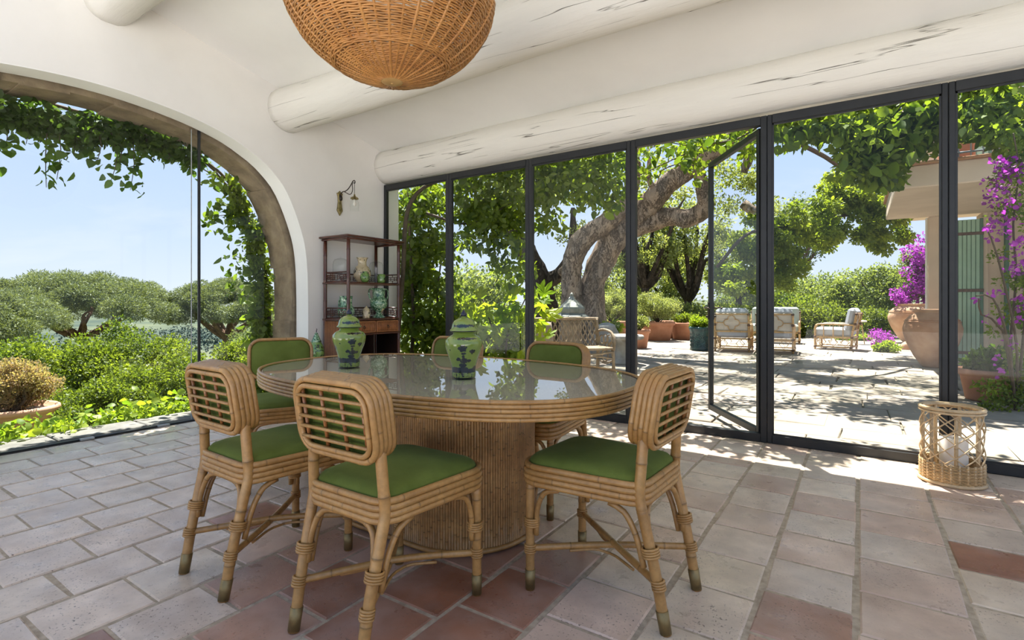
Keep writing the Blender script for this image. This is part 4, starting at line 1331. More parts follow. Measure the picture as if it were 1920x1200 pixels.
# ---- bamboo display cabinet
CX0, CX1, CY0, CY1 = -4.935, -4.50, 3.586, 4.353
cab = thing('display_cabinet', 'tall dark bamboo display cabinet in the corner beside the window', 'cabinet', ((CX0 + CX1) / 2, (CY0 + CY1) / 2, 0))
cog = ((CX0 + CX1) / 2, (CY0 + CY1) / 2, 0)
def cpart(mb, name, mat, par=cab): return mb.obj(name, mat, par, origin=cog)
pi_ = 0.022
for a in (CX0 + pi_, CX1 - pi_):
    for b_ in (CY0 + pi_, CY1 - pi_):
        q = MB(); bamboo(q, [(a, b_, 0), (a, b_, 1.80)], 0.0195, 10, 0.24, dark=0.5); cpart(q, 'post', M['darkbamboo'])
q = MB().box(((CX0 + CX1) / 2, (CY0 + CY1) / 2, 1.818), (CX1 - CX0 + .05, CY1 - CY0 + .06, 0.022), 0.006); cpart(q, 'top', M['darkbamboo'])
q = MB()
for z in (1.792,):
    bamboo(q, [(CX1, CY0, z), (CX1, CY1, z)], 0.012, 8, 0.2, dark=.5); bamboo(q, [(CX0, CY0, z), (CX1, CY0, z)], 0.012, 8, 0.2, dark=.5); bamboo(q, [(CX0, CY1, z), (CX1, CY1, z)], 0.012, 8, 0.2, dark=.5)
cpart(q, 'top_rail', M['darkbamboo'])
def shelf(z):
    q = MB().box(((CX0 + CX1) / 2, (CY0 + CY1) / 2, z - 0.009), (CX1 - CX0 - .03, CY1 - CY0 - .03, 0.016), 0.003); s_ = cpart(q, 'shelf', M['midbamboo'])
    q = MB(); bamboo(q, [(CX1 - .012, CY0 + .03, z - .008), (CX1 - .012, CY1 - .03, z - .008)], 0.011, 8, 0.25, dark=.5); bamboo(q, [(CX0, CY0 + .012, z - .008), (CX1 - .03, CY0 + .012, z - .008)], 0.011, 8, 0.25, dark=.5)
    bamboo(q, [(CX0, CY1 - .012, z - .008), (CX1 - .03, CY1 - .012, z - .008)], 0.011, 8, 0.25, dark=.5)
    q.obj('shelf_edge', M['darkbamboo'], s_, origin=cog)
shelf(1.325); shelf(0.925)
def gallery(z0, z1):
    """fret rails round three sides of a shelf"""
    def fret(p0, p1):
        q = MB()
        p0, p1 = Vector(p0), Vector(p1)
        L_ = (p1 - p0).length
        P = lambda u, h: p0.lerp(p1, u) + Vector((0, 0, z0 + (z1 - z0) * h))
        for h in (0.02, 0.98): q.tube([P(0, h), P(1, h)], 0.0075, 6)
        n_ = max(2, round(L_ / 0.19))
        for i in range(n_):
            a, c = i / n_, (i + 1) / n_
            m_ = (a + c) / 2; w = (c - a)
            for h in (0.30, 0.50, 0.70): q.tube([P(a + .12 * w, h), P(c - .12 * w, h)], 0.0042, 5)
            for u, h0, h1 in ((a + .12 * w, 0.30, 0.70), (c - .12 * w, 0.30, 0.70), (m_, 0.02, 0.30), (m_, 0.70, 0.98), (a + .33 * w, .3, .7), (c - .33 * w, .3, .7)):
                q.tube([P(u, h0), P(u, h1)], 0.0042, 5)
        return q
    cpart(fret((CX0 + .03, CY0 + .018, 0), (CX1 - .035, CY0 + .018, 0)), 'fret_rail', M['darkbamboo'])
    cpart(fret((CX0 + .03, CY1 - .018, 0), (CX1 - .035, CY1 - .018, 0)), 'fret_rail', M['darkbamboo'])
    cpart(fret((CX0 + .02, CY0 + .03, 0), (CX0 + .02, CY1 - .03, 0)), 'fret_rail', M['darkbamboo'])
gallery(1.33, 1.435); gallery(0.93, 1.045)
for z in (1.33, 0.93): pass
# drawers
q = MB().box(((CX0 + CX1) / 2 - .01, (CY0 + CY1) / 2, 0.835), (CX1 - CX0 - .05, CY1 - CY0 - .05, 0.15)); cpart(q, 'drawer_box', M['blackwood'])
ym = (CY0 + CY1) / 2
for a, c in ((CY0 + .045, ym - .006), (ym + .006, CY1 - .045)):
    q = MB().box((CX1 - 0.018, (a + c) / 2, 0.835), (0.022, c - a, 0.132), 0.003)
    d_ = cpart(q, 'drawer', M['midbamboo'])
    n_ = 17
    for i in range(n_):
        y = a + .02 + (c - a - .04) * i / (n_ - 1)
        k = MB().tube([(CX1 - 0.006, y, 0.787), (CX1 - 0.006, y, 0.883)], 0.0055, 6); k.obj('reed', M['midbamboo'], d_, origin=cog)
    fr = MB()
    for (y0_, y1_, z0_, z1_) in ((a, c, .773, .784), (a, c, .886, .899), (a, a + .012, .773, .899), (c - .012, c, .773, .899)):
        fr.box((CX1 - 0.004, (y0_ + y1_) / 2, (z0_ + z1_) / 2), (0.016, y1_ - y0_, z1_ - z0_), 0.003)
    fr.obj('drawer_frame', M['midbamboo'], d_, origin=cog)
    kn = MB(); ring(kn, (CX1 + .010, (a + c) / 2, 0.828), 0.013, 0.003, 14, 6, (1, 0, 0)); kn.lathe([(0.0, 0), (0.009, 0.001), (0.007, .008), (0.0, .010)], 10, close=False)
    kk = len(kn.v) - 40
    kn.xform(Matrix.Translation((CX1 + .002, (a + c) / 2, 0.842)) @ Matrix.Rotation(PI / 2, 4, 'Y'), kk)
    kn.obj('knob', M['darkiron'], d_, origin=cog)
q = MB(); bamboo(q, [(CX1 - .008, CY0 + .03, .757), (CX1 - .008, CY1 - .03, .757)], .011, 8, .25, dark=.5); cpart(q, 'drawer_rail', M['darkbamboo'])
# lower open compartment
q = MB().box(((CX0 + CX1) / 2, CY0 + .022, 0.46), (CX1 - CX0 - .06, .014, 0.86)); sp = cpart(q, 'side_panel', M['midbamboo'])
for i in range(22):
    x = CX0 + .04 + (CX1 - CX0 - .08) * i / 21
    k = MB().tube([(x, CY0 + .012, 0.05), (x, CY0 + .012, 0.90)], 0.0075, 6, tone=[random.uniform(.7, 1.05)] * 2); k.obj('reed', M['midbamboo'], sp, origin=cog)
q = MB().box(((CX0 + CX1) / 2, CY1 - .022, 0.46), (CX1 - CX0 - .06, .014, 0.86)); cpart(q, 'side_panel', M['blackwood'])
q = MB().box((CX0 + .02, ym, 0.40), (.014, CY1 - CY0 - .06, 0.72)); cpart(q, 'back_panel', M['blackwood'])
q = MB().box(((CX0 + CX1) / 2, ym, 0.40), (CX1 - CX0 - .06, .012, 0.70)); cpart(q, 'divider', M['blackwood'])
q = MB().box(((CX0 + CX1) / 2, ym, 0.07), (CX1 - CX0 - .04, CY1 - CY0 - .04, 0.03)); cpart(q, 'bottom_shelf', M['midbamboo'])

# ---- things on the cabinet
def mottled(name, a, b, c, sc_=30, lo=.42, hi=.5):
    n = NT(name)
    v = n.coord('Object')
    f = n.noise(v, sc_, 4, 0.6, 1.0)
    col = n.ramp(f, [(lo, a), (hi, b), (hi + .12, c)])
    n.principled(col, 0.12, 0, 0.6, None, Coat_Weight=0.5, Coat_Roughness=0.05)
    return n.m
M['majolica'] = mottled('mottled_green_glaze', (0.025, 0.085, 0.035, 1), (0.12, 0.33, 0.17, 1), (0.50, 0.62, 0.45, 1), 42)
M['creampaint'] = mottled('cream_glaze_with_dark_flowers', (0.03, 0.035, 0.03, 1), (0.55, 0.44, 0.26, 1), (0.62, 0.52, 0.33, 1), 17, .395, .415)
M['greenpaint'] = mottled('green_glaze_with_dark_flowers', (0.015, 0.03, 0.02, 1), (0.12, 0.25, 0.05, 1), (0.19, 0.33, 0.09, 1), 24, .40, .44)
def dome(label, loc, r, h):
    t = thing('glass_dome', label, 'glass dome', loc, group='glass domes on the cabinet')
    MB().lathe([(r, 0.012), (r, h - r * .9), (r * .93, h - r * .5), (r * .75, h - r * .2), (r * .4, h - .004), (0.001, h), (0.001, h - .003), (r * .4, h - .008), (r * .73, h - r * .22), (r * .9, h - r * .5), (r - .003, h - r * .9), (r - .003, .012)], 28, close=False).obj('glass', M['domeglass'], t)
    MB().lathe([(0, 0), (r + .012, 0), (r + .012, .010), (0, .012)], 28, close=False).obj('base', M['darkbamboo'], t)
    MB().lathe([(0, h - .002), (.010, h + .002), (.010, h + .010), (0, h + .016)], 12, close=False).obj('knob', M['domeglass'], t)
dome('clear glass dome on the upper cabinet shelf by its left post', (-4.77, 3.70, 1.326), 0.085, 0.27)
dome('clear glass dome on the upper cabinet shelf at the window side', (-4.77, 4.21, 1.326), 0.085, 0.27)
def pot(name, label, cat, loc, prof_, mat, parts=()):
    o = MB().lathe(prof_, 32, close=False).obj(name, mat)
    o.location = loc
    return tag(o, label, cat)
t = pot('vase', 'cream round bellied vase with dark flowers on the upper cabinet shelf', 'vase', (-4.71, 3.95, 1.326),
        [(0, 0), (.055, 0), (.062, .02), (.088, .06), (.098, .10), (.095, .14), (.072, .18), (.050, .20), (.046, .235), (.056, .275), (.068, .29), (.060, .29), (.04, .25), (0, .22)], M['creampaint'])
t = pot('small_vase', 'small round green vase standing in front of the cream vase', 'vase', (-4.575, 3.875, 1.326), [(0, 0), (.03, 0), (.045, .03), (.052, .06), (.046, .09), (.03, .105), (.026, .12), (.03, .125), (.018, .122), (0, .1)], M['greenpaint'])
t = pot('beaker', 'small green painted beaker near the right cabinet post', 'beaker', (-4.60, 4.135, 1.326), [(0, 0), (.04, 0), (.044, .03), (.046, .07), (.044, .105), (.040, .105), (.038, .03), (0, .02)], M['greenpaint'])
t = pot('drinking_glass', 'small clear glass between cream vase and green beaker', 'glass', (-4.68, 4.085, 1.326), [(0, 0), (.024, 0), (.027, .085), (.025, .085), (.022, .006), (0, .006)], M['domeglass'])
def handle(mb, pts, r): mb.tube(smooth_path(pts, 0.012), r, 8)
jug = thing('jug', 'mottled green jug on the lower cabinet shelf behind its corner post', 'jug', (-4.72, 3.735, 0.926))
MB().lathe([(0, 0), (.06, 0), (.066, .012), (.085, .04), (.094, .08), (.086, .12), (.066, .145), (.064, .19), (.068, .235), (.072, .25), (.062, .25), (.055, .19), (0, .15)], 32, close=False).obj('body', M['majolica'], jug)
h = MB(); handle(h, [(-.06, 0, .225), (-.105, 0, .22), (-.125, 0, .17), (-.11, 0, .11), (-.085, 0, .085)], .009); h.obj('handle', M['majolica'], jug)
urn = thing('two_handled_urn', 'mottled green footed urn with two loop handles on the lower shelf', 'urn', (-4.65, 4.14, 0.926), math.radians(90))
MB().lathe([(0, 0), (.072, 0), (.074, .012), (.055, .025), (.034, .05), (.032, .065), (.055, .085), (.088, .12), (.10, .16), (.094, .20), (.078, .225), (.07, .25), (.072, .31), (.082, .345), (.072, .345), (.06, .26), (0, .22)], 32, close=False).obj('body', M['majolica'], urn)
for s_ in (-1, 1):
    h = MB(); handle(h, [(s_ * .076, 0, .325), (s_ * .12, 0, .335), (s_ * .145, 0, .30), (s_ * .135, 0, .24), (s_ * .105, 0, .20), (s_ * .092, 0, .185)], .009); h.obj('handle', M['majolica'], urn)
lp = thing('lidded_pot', 'small cream lidded pot with dark marks in front of the fret rail', 'pot', (-4.585, 3.905, 0.926))
MB().lathe([(0, 0), (.038, 0), (.041, .01), (.041, .085), (.037, .092), (0, .092)], 24, close=False).obj('body', M['creampaint'], lp)
MB().lathe([(0, .09), (.044, .09), (.040, .10), (.018, .122), (.008, .128), (.008, .138), (0, .142)], 24, close=False).obj('lid', M['creampaint'], lp)

# ---- green pear-shaped lidded jar on a stool between arch and cabinet
st = thing('plant_stool', 'dark wooden stool between the arch and the cabinet', 'stool', (-4.78, 3.40, 0))
MB().lathe([(0, .43), (.13, .43), (.14, .445), (.13, .46), (0, .46)], 24, close=False).obj('seat', M['darkbamboo'], st)
for k in range(3):
    a = 2 * PI * k / 3 + .4
    MB().tube([(.12 * math.cos(a), .12 * math.sin(a), 0), (.09 * math.cos(a), .09 * math.sin(a), .44)], .014, 8).obj('leg', M['darkbamboo'], st)
pj = thing('pear_jar', 'green pear-shaped jar with pointed lid beside the arch', 'jar', (-4.78, 3.40, 0.461))
MB().lathe([(0, 0), (.05, 0), (.055, .01), (.072, .05), (.082, .10), (.080, .14), (.068, .18), (.05, .22), (.048, .225), (0, .225)], 28, close=False).obj('body', M['greenpaint'], pj)
ld = MB().lathe([(0, .222), (.053, .224), (.048, .235), (.032, .275), (.018, .31), (.008, .325), (0, .327)], 24, close=False).obj('lid', M['majolica'], pj)
MB().tube(smooth_path([(0, 0, .325), (.002, 0, .345), (.008, 0, .358), (.003, 0, .366)], .008), .004, 6).obj('lid_tip', M['finial'], ld)

# ---- rattan floor lantern with a candle
FL = (0.470, 4.165)
fl = thing('floor_lantern', 'pale rattan floor lantern with crossed canes standing at the window', 'lantern', (FL[0], FL[1], 0))
RL = 0.150
ld_h = 0.455
MB().lathe([(0, .012), (RL - .004, .012), (RL - .004, .018), (0, .018)], 32, close=False).obj('floor_plate', M['honeywicker'], fl)
b = MB(); ring(b, (0, 0, .011), RL + .010, .011, 48, 8); b.obj('base_ring', M['palerattan'], fl)
wk = MB()
for k in range(13):
    z = .022 + k * .0088
    pts = []
    for i in range(96):
        a = 2 * PI * i / 96
        rr = RL + .004 + .004 * math.cos(a * 24 + PI * (k % 2))
        pts.append((rr * math.cos(a), rr * math.sin(a), z))
    wk.tube(pts, .0047, 5, True, tone=[random.uniform(.85, 1.1)] * 96)
k_o = wk.obj('wicker_band', M['honeywicker'], fl, recalc=False); k_o['kind'] = 'stuff'
for k in range(24):
    a = 2 * PI * (k + .5) / 24
    MB().tube([(RL * math.cos(a) + .004 * math.cos(a), RL * math.sin(a) + .004 * math.sin(a), .012), ((RL + .004) * math.cos(a), (RL + .004) * math.sin(a), .136)], .006, 6).obj('stake', M['palerattan'], fl)
for k in range(7):
    a = 2 * PI * (k + .3) / 7
    q = MB(); bamboo(q, [((RL - .012) * math.cos(a), (RL - .012) * math.sin(a), .02), ((RL - .012) * math.cos(a), (RL - .012) * math.sin(a), ld_h - .005)], .0098, 8, .3, dark=.7); q.obj('upright', M['palerattan'], fl)
for sgn in (-1, 1):
    for k in range(10):
        pts = []
        for i in range(26):
            u = i / 25
            a = 2 * PI * k / 10 + sgn * u * 2.4
            rr = RL + .001 + sgn * .002 + 0.004 * math.sin(u * 12)
            pts.append((rr * math.cos(a), rr * math.sin(a), .135 + u * (ld_h - .15)))
        q = MB(); q.tube(pts, .0038, 6); q.obj('lattice_cane', M['palerattan'], fl)
for z, r_, rr in ((ld_h, RL + .004, .0105), (ld_h - .004, RL - .014, .009), (ld_h - .018, RL + .007, .007)):
    b = MB(); ring(b, (0, 0, z), r_, rr, 48, 8); b.obj('top_ring', M['palerattan'], fl)
cd = MB().lathe([(0, 0), (.068, 0), (.070, .004), (.070, .248), (.066, .253), (.05, .248), (0, .244)], 36, close=False).obj('candle', M['candle'])
cd.location = (FL[0] + .01, FL[1], 0.019)
tag(cd, 'thick white pillar candle inside the rattan floor lantern', 'candle')
w = MB().tube([(0, 0, .242), (.002, 0, .255), (.004, 0, .262)], .0014, 6).obj('wick', M['wick'], cd)

# ================================================================== outdoors
def spot(x, y, d):
    """survey helper: a place sighted at picture point (x, y), d metres ahead"""
    l = (x - 960) / 971; u = (568 - y) / 971
    return Vector(((F2[0] + l * R2[0]) * d, (F2[1] + l * R2[1]) * d, 1.1 + u * d))

# ---- terrace of uneven stone slabs
ter = MB().box((-2.5, 12.2, -0.10), (13.5, 15.2, 0.10)).obj('terrace', M['sand'])
tag(ter, 'sunny flagstone terrace outside the black steel windows', 'terrace', kind='structure')
y = 4.66
ns = 0
trest = MB()
while y < 19.0:
    h = random.uniform(0.36, 0.62) * (1.0 if y < 12 else 1.35)
    x = -6.6 - random.random() * 0.6
    while x < 3.2:
        w = random.uniform(0.55, 1.15) * (1.0 if y < 12 else 1.3)
        q = px(x + w / 2, y + h / 2, 0)
        if -4.3 < x or y > 8.5:
            inv = 715 - 60 < q[0] < 1990
            if inv and ns < 299:
                mb = paver(MB(), x + .008, x + w - .008, y + .008 + random.uniform(-.02, .02), y + h - .008 + random.uniform(-.02, .02), -0.022 + random.uniform(-.006, .006), 0.035, 0.006, 0.014)
                o = mb.obj('paving_slab', M['slab'], ter)
                k = random.uniform(0.86, 1.10); o.color = (k, k * random.uniform(.96, 1.01), k * random.uniform(.92, 1.0), 1)
                ns += 1
            elif inv or y < 9:
                paver(trest, x + .008, x + w - .008, y + .008, y + h - .008, -0.022, 0.035, 0.006, 0.012)
        x += w
    y += h
if trest.v:
    o = trest.obj('paving', M['slab'], ter); o['kind'] = 'stuff'; o.color = (1, 1, 1, 1)

# ---- garden ground that falls away to the valley on the left, hills far off
def gz(x, y):
    d = max(0.0, -5.45 - x)
    return max(-0.16 - 0.03 * d - 0.0042 * d * d, -62)
gm = MB()
xs = [-5.45, -6, -7, -8, -9.5, -11, -13, -16, -20, -25, -32, -40, -55, -75, -100, -140, -185]
ysl = [-30, -15, -6, -3, -1, 0, 1, 2, 3, 4, 5, 7, 10, 14, 20, 30, 45, 70, 110, 160]
vs = [(x, y, gz(x, y) + (0.05 * noise.noise(Vector((x, y, 0))) if x < -6.5 else 0)) for x in xs for y in ysl]
ny = len(ysl)
gm.add(vs, [(i * ny + j, i * ny + j + 1, (i + 1) * ny + j + 1, (i + 1) * ny + j) for i in range(len(xs) - 1) for j in range(ny - 1)], True)
tag(gm.obj('garden_slope', M['ground'], recalc=False), 'garden slope falling from the arch towards the valley', 'ground', kind='structure')
g2 = MB().box((12.25, 40, -0.22), (35.3, 71, 0.1)).obj('garden_ground', M['ground'])
tag(g2, 'garden earth behind the terrace under the trees', 'ground', kind='structure')
hl = MB()
rs = [150, 220, 320, 450, 620, 850, 1150, 1500, 1900, 2400, 3000]
na = 90
vs = []
for r in rs:
    for k in range(na + 1):
        a = math.radians(60 + 160 * k / na)
        X, Y = r * math.cos(a), r * math.sin(a)
        z = -60 + 10 * noise.noise(Vector((X / 260, Y / 260, 0)))
        if r > 1100: z += (r - 1100) / 1900 * 72 * (0.8 + 0.55 * noise.noise(Vector((X / 800, Y / 800, 4))))
        vs.append((X, Y, z))
hl.add(vs, [(i * (na + 1) + k, i * (na + 1) + k + 1, (i + 1) * (na + 1) + k + 1, (i + 1) * (na + 1) + k) for i in range(len(rs) - 1) for k in range(na)], True)
tag(hl.obj('hills', M['valley'], recalc=False), 'valley and hills on the horizon, blue haze put into their colour', 'hills', kind='structure')
bl = []
for _ in range(700):
    r = random.uniform(190, 1300); a = math.radians(random.uniform(110, 175))
    s_ = random.uniform(3, 9)
    bl.append(((r * math.cos(a), r * math.sin(a), -58 + s_ * .6), (s_ * 1.6, s_ * 1.6, s_)))
fw = foliage('woods', bl, 36000, 3.2, M['farleaf'], None, shell=0.2)
tag(fw, 'woods dotted over the far valley, haze blue put into their colour', 'woods')

# ---- trees
def tree(name, label, cat, base, trunk_pts, radii, limbs, blobs, nleaf, size, lmat, bmat, group=None, tn=10, droop=0.1, width=0.3, shell=0.45):
    t = thing(name, label, cat, base, 0, group)
    mb = limb(MB(), trunk_pts, radii, tn, 0.3, 0.12, 2.0)
    mb.obj('trunk', bmat, t, origin=base)
    for pts, rr in limbs:
        limb(MB(), pts, rr, 7, 0.35, 0.10, 2.0).obj('branch', bmat, t, origin=base)
    if nleaf: foliage('foliage', blobs, nleaf, size, lmat, t, base, droop, width, shell)
    return t

def umbrella_pine(label, x, y, zb, ztop, R, seed, n, dens=60, size=0.5):
    rnd = random.Random(seed)
    H = ztop - zb
    base = (x, y, zb)
    fork = zb + H * 0.16
    limbs = []; blobs = []
    for k in range(9):
        a = 2 * PI * k / 9 + rnd.uniform(-.25, .25)
        rr = R * rnd.uniform(0.45, 0.85)
        ze = zb + H * rnd.uniform(0.48, 0.68)
        p0 = Vector((x, y, fork + rnd.uniform(-.1, .3)))
        p3 = Vector((x + math.cos(a) * rr, y + math.sin(a) * rr, ze))
        p1 = p0.lerp(p3, .35) + Vector((0, 0, -H * .02)); p2 = p0.lerp(p3, .7) + Vector((rnd.uniform(-.4, .4), rnd.uniform(-.4, .4), H * .03))
        limbs.append(([p0, p1, p2, p3], [H * .038, H * .027, H * .018, H * .008]))
    for k in range(dens):
        a = rnd.uniform(0, 2 * PI); q = math.sqrt(rnd.random())
        zt_ = zb + H * (0.50 + 0.43 * (1 - q ** 2.4)) - rnd.random() ** 1.5 * H * 0.20 * (1 - .5 * q)
        s_ = R * rnd.uniform(0.10, 0.17)
        blobs.append(((x + math.cos(a) * R * q, y + math.sin(a) * R * q, zt_), (s_, s_, s_ * .75)))
    return tree('umbrella_pine', label, 'tree', base, [(x, y, zb - 9), (x, y, zb), (x + .1, y, fork + .2), (x + .3, y + .2, zb + H * .45)], [H * .062, H * .052, H * .046, H * .02], limbs, blobs, n, size, M['L_pine'], M['pinebark'], 'umbrella pines below the house', width=0.12)

p = spot(150, 650, 38)
umbrella_pine('broad umbrella pine with a spreading forked trunk seen through the left arch pane', p.x, p.y, -2.4, 3.15, 6.9, 3, 150000, 150, 0.20)
p = spot(425, 640, 44)
umbrella_pine('umbrella pine rising right of the upright joint in the arch glazing', p.x, p.y, -3.0, 3.3, 5.2, 4, 100000, 110, 0.20)
p = spot(-60, 650, 26)
umbrella_pine('umbrella pine with its crown reaching in at the left picture edge', p.x, p.y, -2.6, 2.25, 4.0, 9, 70000, 90, 0.15)

# ---- shrubs below the arch
def shrub(name, label, blobs, n, size, mat, base, stems=6, cat='shrub', droop=-0.3, width=0.3, group=None, zmin=None, leafstems=True):
    t = thing(name, label, cat, base, 0, group)
    foliage('foliage', blobs, n, size, mat, t, base, droop, width, 0.85, zmin=zmin)
    mb = MB()
    for k in range(stems):
        b = random.choice(blobs)[0]
        e = Vector(b) - Vector(base)
        mb.tube([(random.uniform(-.05, .05), random.uniform(-.05, .05), -0.02), e * 0.5 + Vector((random.uniform(-.1, .1), random.uniform(-.1, .1), 0)), e], [0.018, 0.012, 0.004], 5)
    mb.obj('stem', M['stem'], t)
    return t
def sblobs(pts, sub, k, rnd):
    out = []
    for (c, r) in pts:
        out += crown(c, r, k, sub, 0.85, rnd)
    return out
rnd = random.Random(21)
c = spot(200, 700, 8.6)
shrub('garden_shrub', 'broad light green shrub filling the view below the umbrella pines',
      sblobs([((-9.4, 2.35, -0.15), (1.3, 1.0, .72)), ((-8.9, 3.2, 0.0), (1.2, .9, .78)), ((-9.6, 1.3, -0.3), (1.2, .9, .62))], .22, 90, rnd), 130000, 0.043, M['L_shrub'], (-9.3, 2.4, -.55), 12)
shrub('garden_shrub', 'yellow green rounded shrub close to the arch sill beside the clay pot',
      sblobs([((-7.35, 2.45, -0.28), (.75, .7, .58)), ((-7.25, 3.15, -0.2), (.75, .7, .62))], .17, 80, rnd), 85000, 0.034, M['L_shrub'], (-7.3, 2.8, -.5), 10)
shrub('garden_shrub', 'darker green shrub near the upright joint of the arch glazing',
      sblobs([((-7.4, 4.15, 0.0), (.8, .7, .62))], .17, 60, rnd), 34000, 0.036, M['L_shrub'], (-7.4, 4.1, -.5), 8)
shrub('olive_bush', 'grey green olive bush in front of the right arch jamb',
      sblobs([((-9.3, 5.9, 0.1), (1.2, .9, .75)), ((-7.9, 5.2, -.05), (.8, .7, .70))], .2, 70, rnd), 40000, 0.06, M['L_olive'], (-8.6, 5.5, -.55), 8, width=0.16)
shrub('garden_shrub', 'dull dark green shrub at the left picture edge behind the clay pot',
      sblobs([((-10.6, .7, -0.35), (1.4, 1.0, .6))], .22, 60, rnd), 24000, 0.055, M['L_hedge'], (-10.6, .7, -.6), 6)
# clay pot with a reddish shrub
POT = spot(28, 815, 5.15)
pot1 = thing('flower_pot', 'wide pale terracotta pot with rolled rim by the arch sill', 'pot', (POT.x, POT.y, -0.19))
MB().lathe([(0, 0), (.20, 0), (.22, .03), (.29, .16), (.31, .20), (.335, .205), (.35, .225), (.345, .25), (.325, .262), (.30, .25), (.28, .20), (0, .20)], 40, close=False).obj('body', M['paleterracotta'], pot1)
MB().lathe([(0, .205), (.285, .21), (0, .225)], 24, close=False).obj('soil', M['soil'], pot1)
shrub('potted_shrub', 'twiggy reddish shrub growing in the pale clay pot', crown((POT.x - .05, POT.y, 0.30), (.36, .36, .26), 60, .09, 0.9, rnd), 15000, 0.023, M['L_red'], (POT.x, POT.y, 0.02), 30)

# ---- climbers with single leaves
def climber(name, label, cat, base, stems, leafkind, leaf_pts, lsize, fol=None, smat=None, group=None, down=0.7, maxleaf=290):
    """stems: (points, radius) lists; leaf_pts: (point, spread) places for single leaves"""
    t = thing(name, label, cat, base, 0, group)
    for pts, r in stems:
        rr = [r * (1 - 0.6 * i / max(1, len(pts) - 1)) for i in range(len(pts))]
        limb(MB(), pts, rr, 6, 0.12, 0.1, 6.0).obj('stem', smat or M['stem'], t, origin=base)
    P, D = [], []
    random.shuffle(leaf_pts)
    for p_ in leaf_pts[:maxleaf]:
        P.append(p_); D.append(rnd_unit(down))
    put_leaves(t, leafkind, P, D, lsize, base)
    if fol:
        blobs, n, size, mat = fol
        foliage('foliage', blobs, n, size, mat, t, base, 0.5, 0.30, 0.6, hexa=True)
    return t

# hanging vine under the arch
stems = []; lp_ = []; hb = []
VX = WX - 0.66
top = [(VX - .05, y, z) for y, z in ((-.2, 2.62), (.4, 2.74), (.9, 2.77), (1.4, 2.78), (1.9, 2.75), (2.3, 2.68), (2.7, 2.56), (3.0, 2.40))]
stems.append((top, .022))
stems.append(([(a - .06, b, c_ - .05 + .03 * math.sin(b * 7)) for a, b, c_ in top], .014))
for (y0_, zl, k) in ((0.55, 2.0, 16), (0.8, 2.2, 14), (1.10, 2.1, 16), (1.17, 2.30, 12), (1.28, 2.35, 10), (1.40, 2.02, 26), (1.47, 2.10, 22), (1.60, 2.35, 16), (1.74, 2.30, 18), (1.86, 2.17, 24), (1.93, 2.3, 14), (2.02, 2.12, 24), (2.10, 2.34, 14), (2.19, 2.43, 16), (2.3, 2.46, 10)):
    zt_ = 2.68 - max(0, y0_ - 2.0) * .25
    pts = [(VX + random.uniform(-.06, .06), y0_ + random.uniform(-.05, .05), zt_), (VX + random.uniform(-.08, .08), y0_ + .03, (zt_ + zl) / 2), (VX + random.uniform(-.06, .08), y0_, zl + .03)]
    stems.append((pts, .0055))
    for i in range(k):
        u = random.random() ** .8
        q = Vector(pts[0]).lerp(Vector(pts[2]), u)
        lp_.append(q + Vector((random.gauss(0, .05), random.gauss(0, .045), 0)))
for y_ in np.linspace(0.2, 2.6, 78):
    zt_ = 2.78 - max(0, y_ - 1.9) * .26 - max(0, .7 - y_) * .05
    hb.append(((VX + random.uniform(-.12, .08), y_, zt_ - random.uniform(.0, .26) * (1 if y_ < 1.9 else .35)), (.10, .10, .08)))
climber('hanging_vine', 'dark leafy vine hanging in strands under the top of the stone arch', 'vine', (VX, 1.3, 2.7), stems, 'dark', lp_, 0.088, (hb, 4200, .07, M['L_dark']))
# climber up the right jamb
stems = []; lp_ = []; hb = []
jam = [(VX + .02, 3.38, -.15), (VX + .03, 3.40, .5), (VX, 3.36, 1.1), (VX, 3.30, 1.6), (VX - .02, 3.14, 2.05), (VX - .02, 2.95, 2.38), (VX - .03, 2.72, 2.56), (VX - .05, 2.45, 2.66)]
stems.append((jam, .028)); stems.append(([(a - .05, b + .04 * math.sin(c_ * 5), c_) for a, b, c_ in jam], .018))
stems.append(([(VX, 3.16, 2.0), (VX - .05, 3.0, 2.06), (VX - .08, 2.8, 2.02)], .008))
stems.append(([(VX, 3.32, 1.5), (VX - .05, 3.2, 1.55), (VX - .08, 3.02, 1.62)], .007))
for _ in range(100): lp_.append(Vector((VX - .04 + random.gauss(0, .06), random.uniform(2.70, 3.16), 0)) + Vector((0, 0, 2.03 + random.gauss(0, .09))))
for _ in range(45): lp_.append(Vector((VX - .04 + random.gauss(0, .06), 3.02 + random.gauss(0, .1), 1.62 + random.gauss(0, .1))))
for _ in range(45): lp_.append(Vector((VX - .04 + random.gauss(0, .06), 3.10 + random.gauss(0, .09), 1.30 + random.gauss(0, .1))))
for _ in range(40): lp_.append(Vector((VX - .02 + random.gauss(0, .06), 3.22 + random.gauss(0, .08), 0.9 + random.gauss(0, .15))))
for _ in range(40): lp_.append(Vector((VX - .02 + random.gauss(0, .05), 2.85 + random.gauss(0, .15), 2.42 + random.gauss(0, .08))))
for z_ in np.linspace(0.1, 2.4, 36):
    yy = 3.36 - max(0, z_ - 1.5) ** 1.6 * .42
    hb.append(((VX - .02, yy - random.uniform(0, .12), z_), (.09, .09, .09)))
climber('climbing_vine', 'green climber growing up the right stone jamb of the arch', 'climber', (VX, 3.38, -.2), stems, 'vine', lp_, 0.088, (hb, 2600, .07, M['L_vine']))
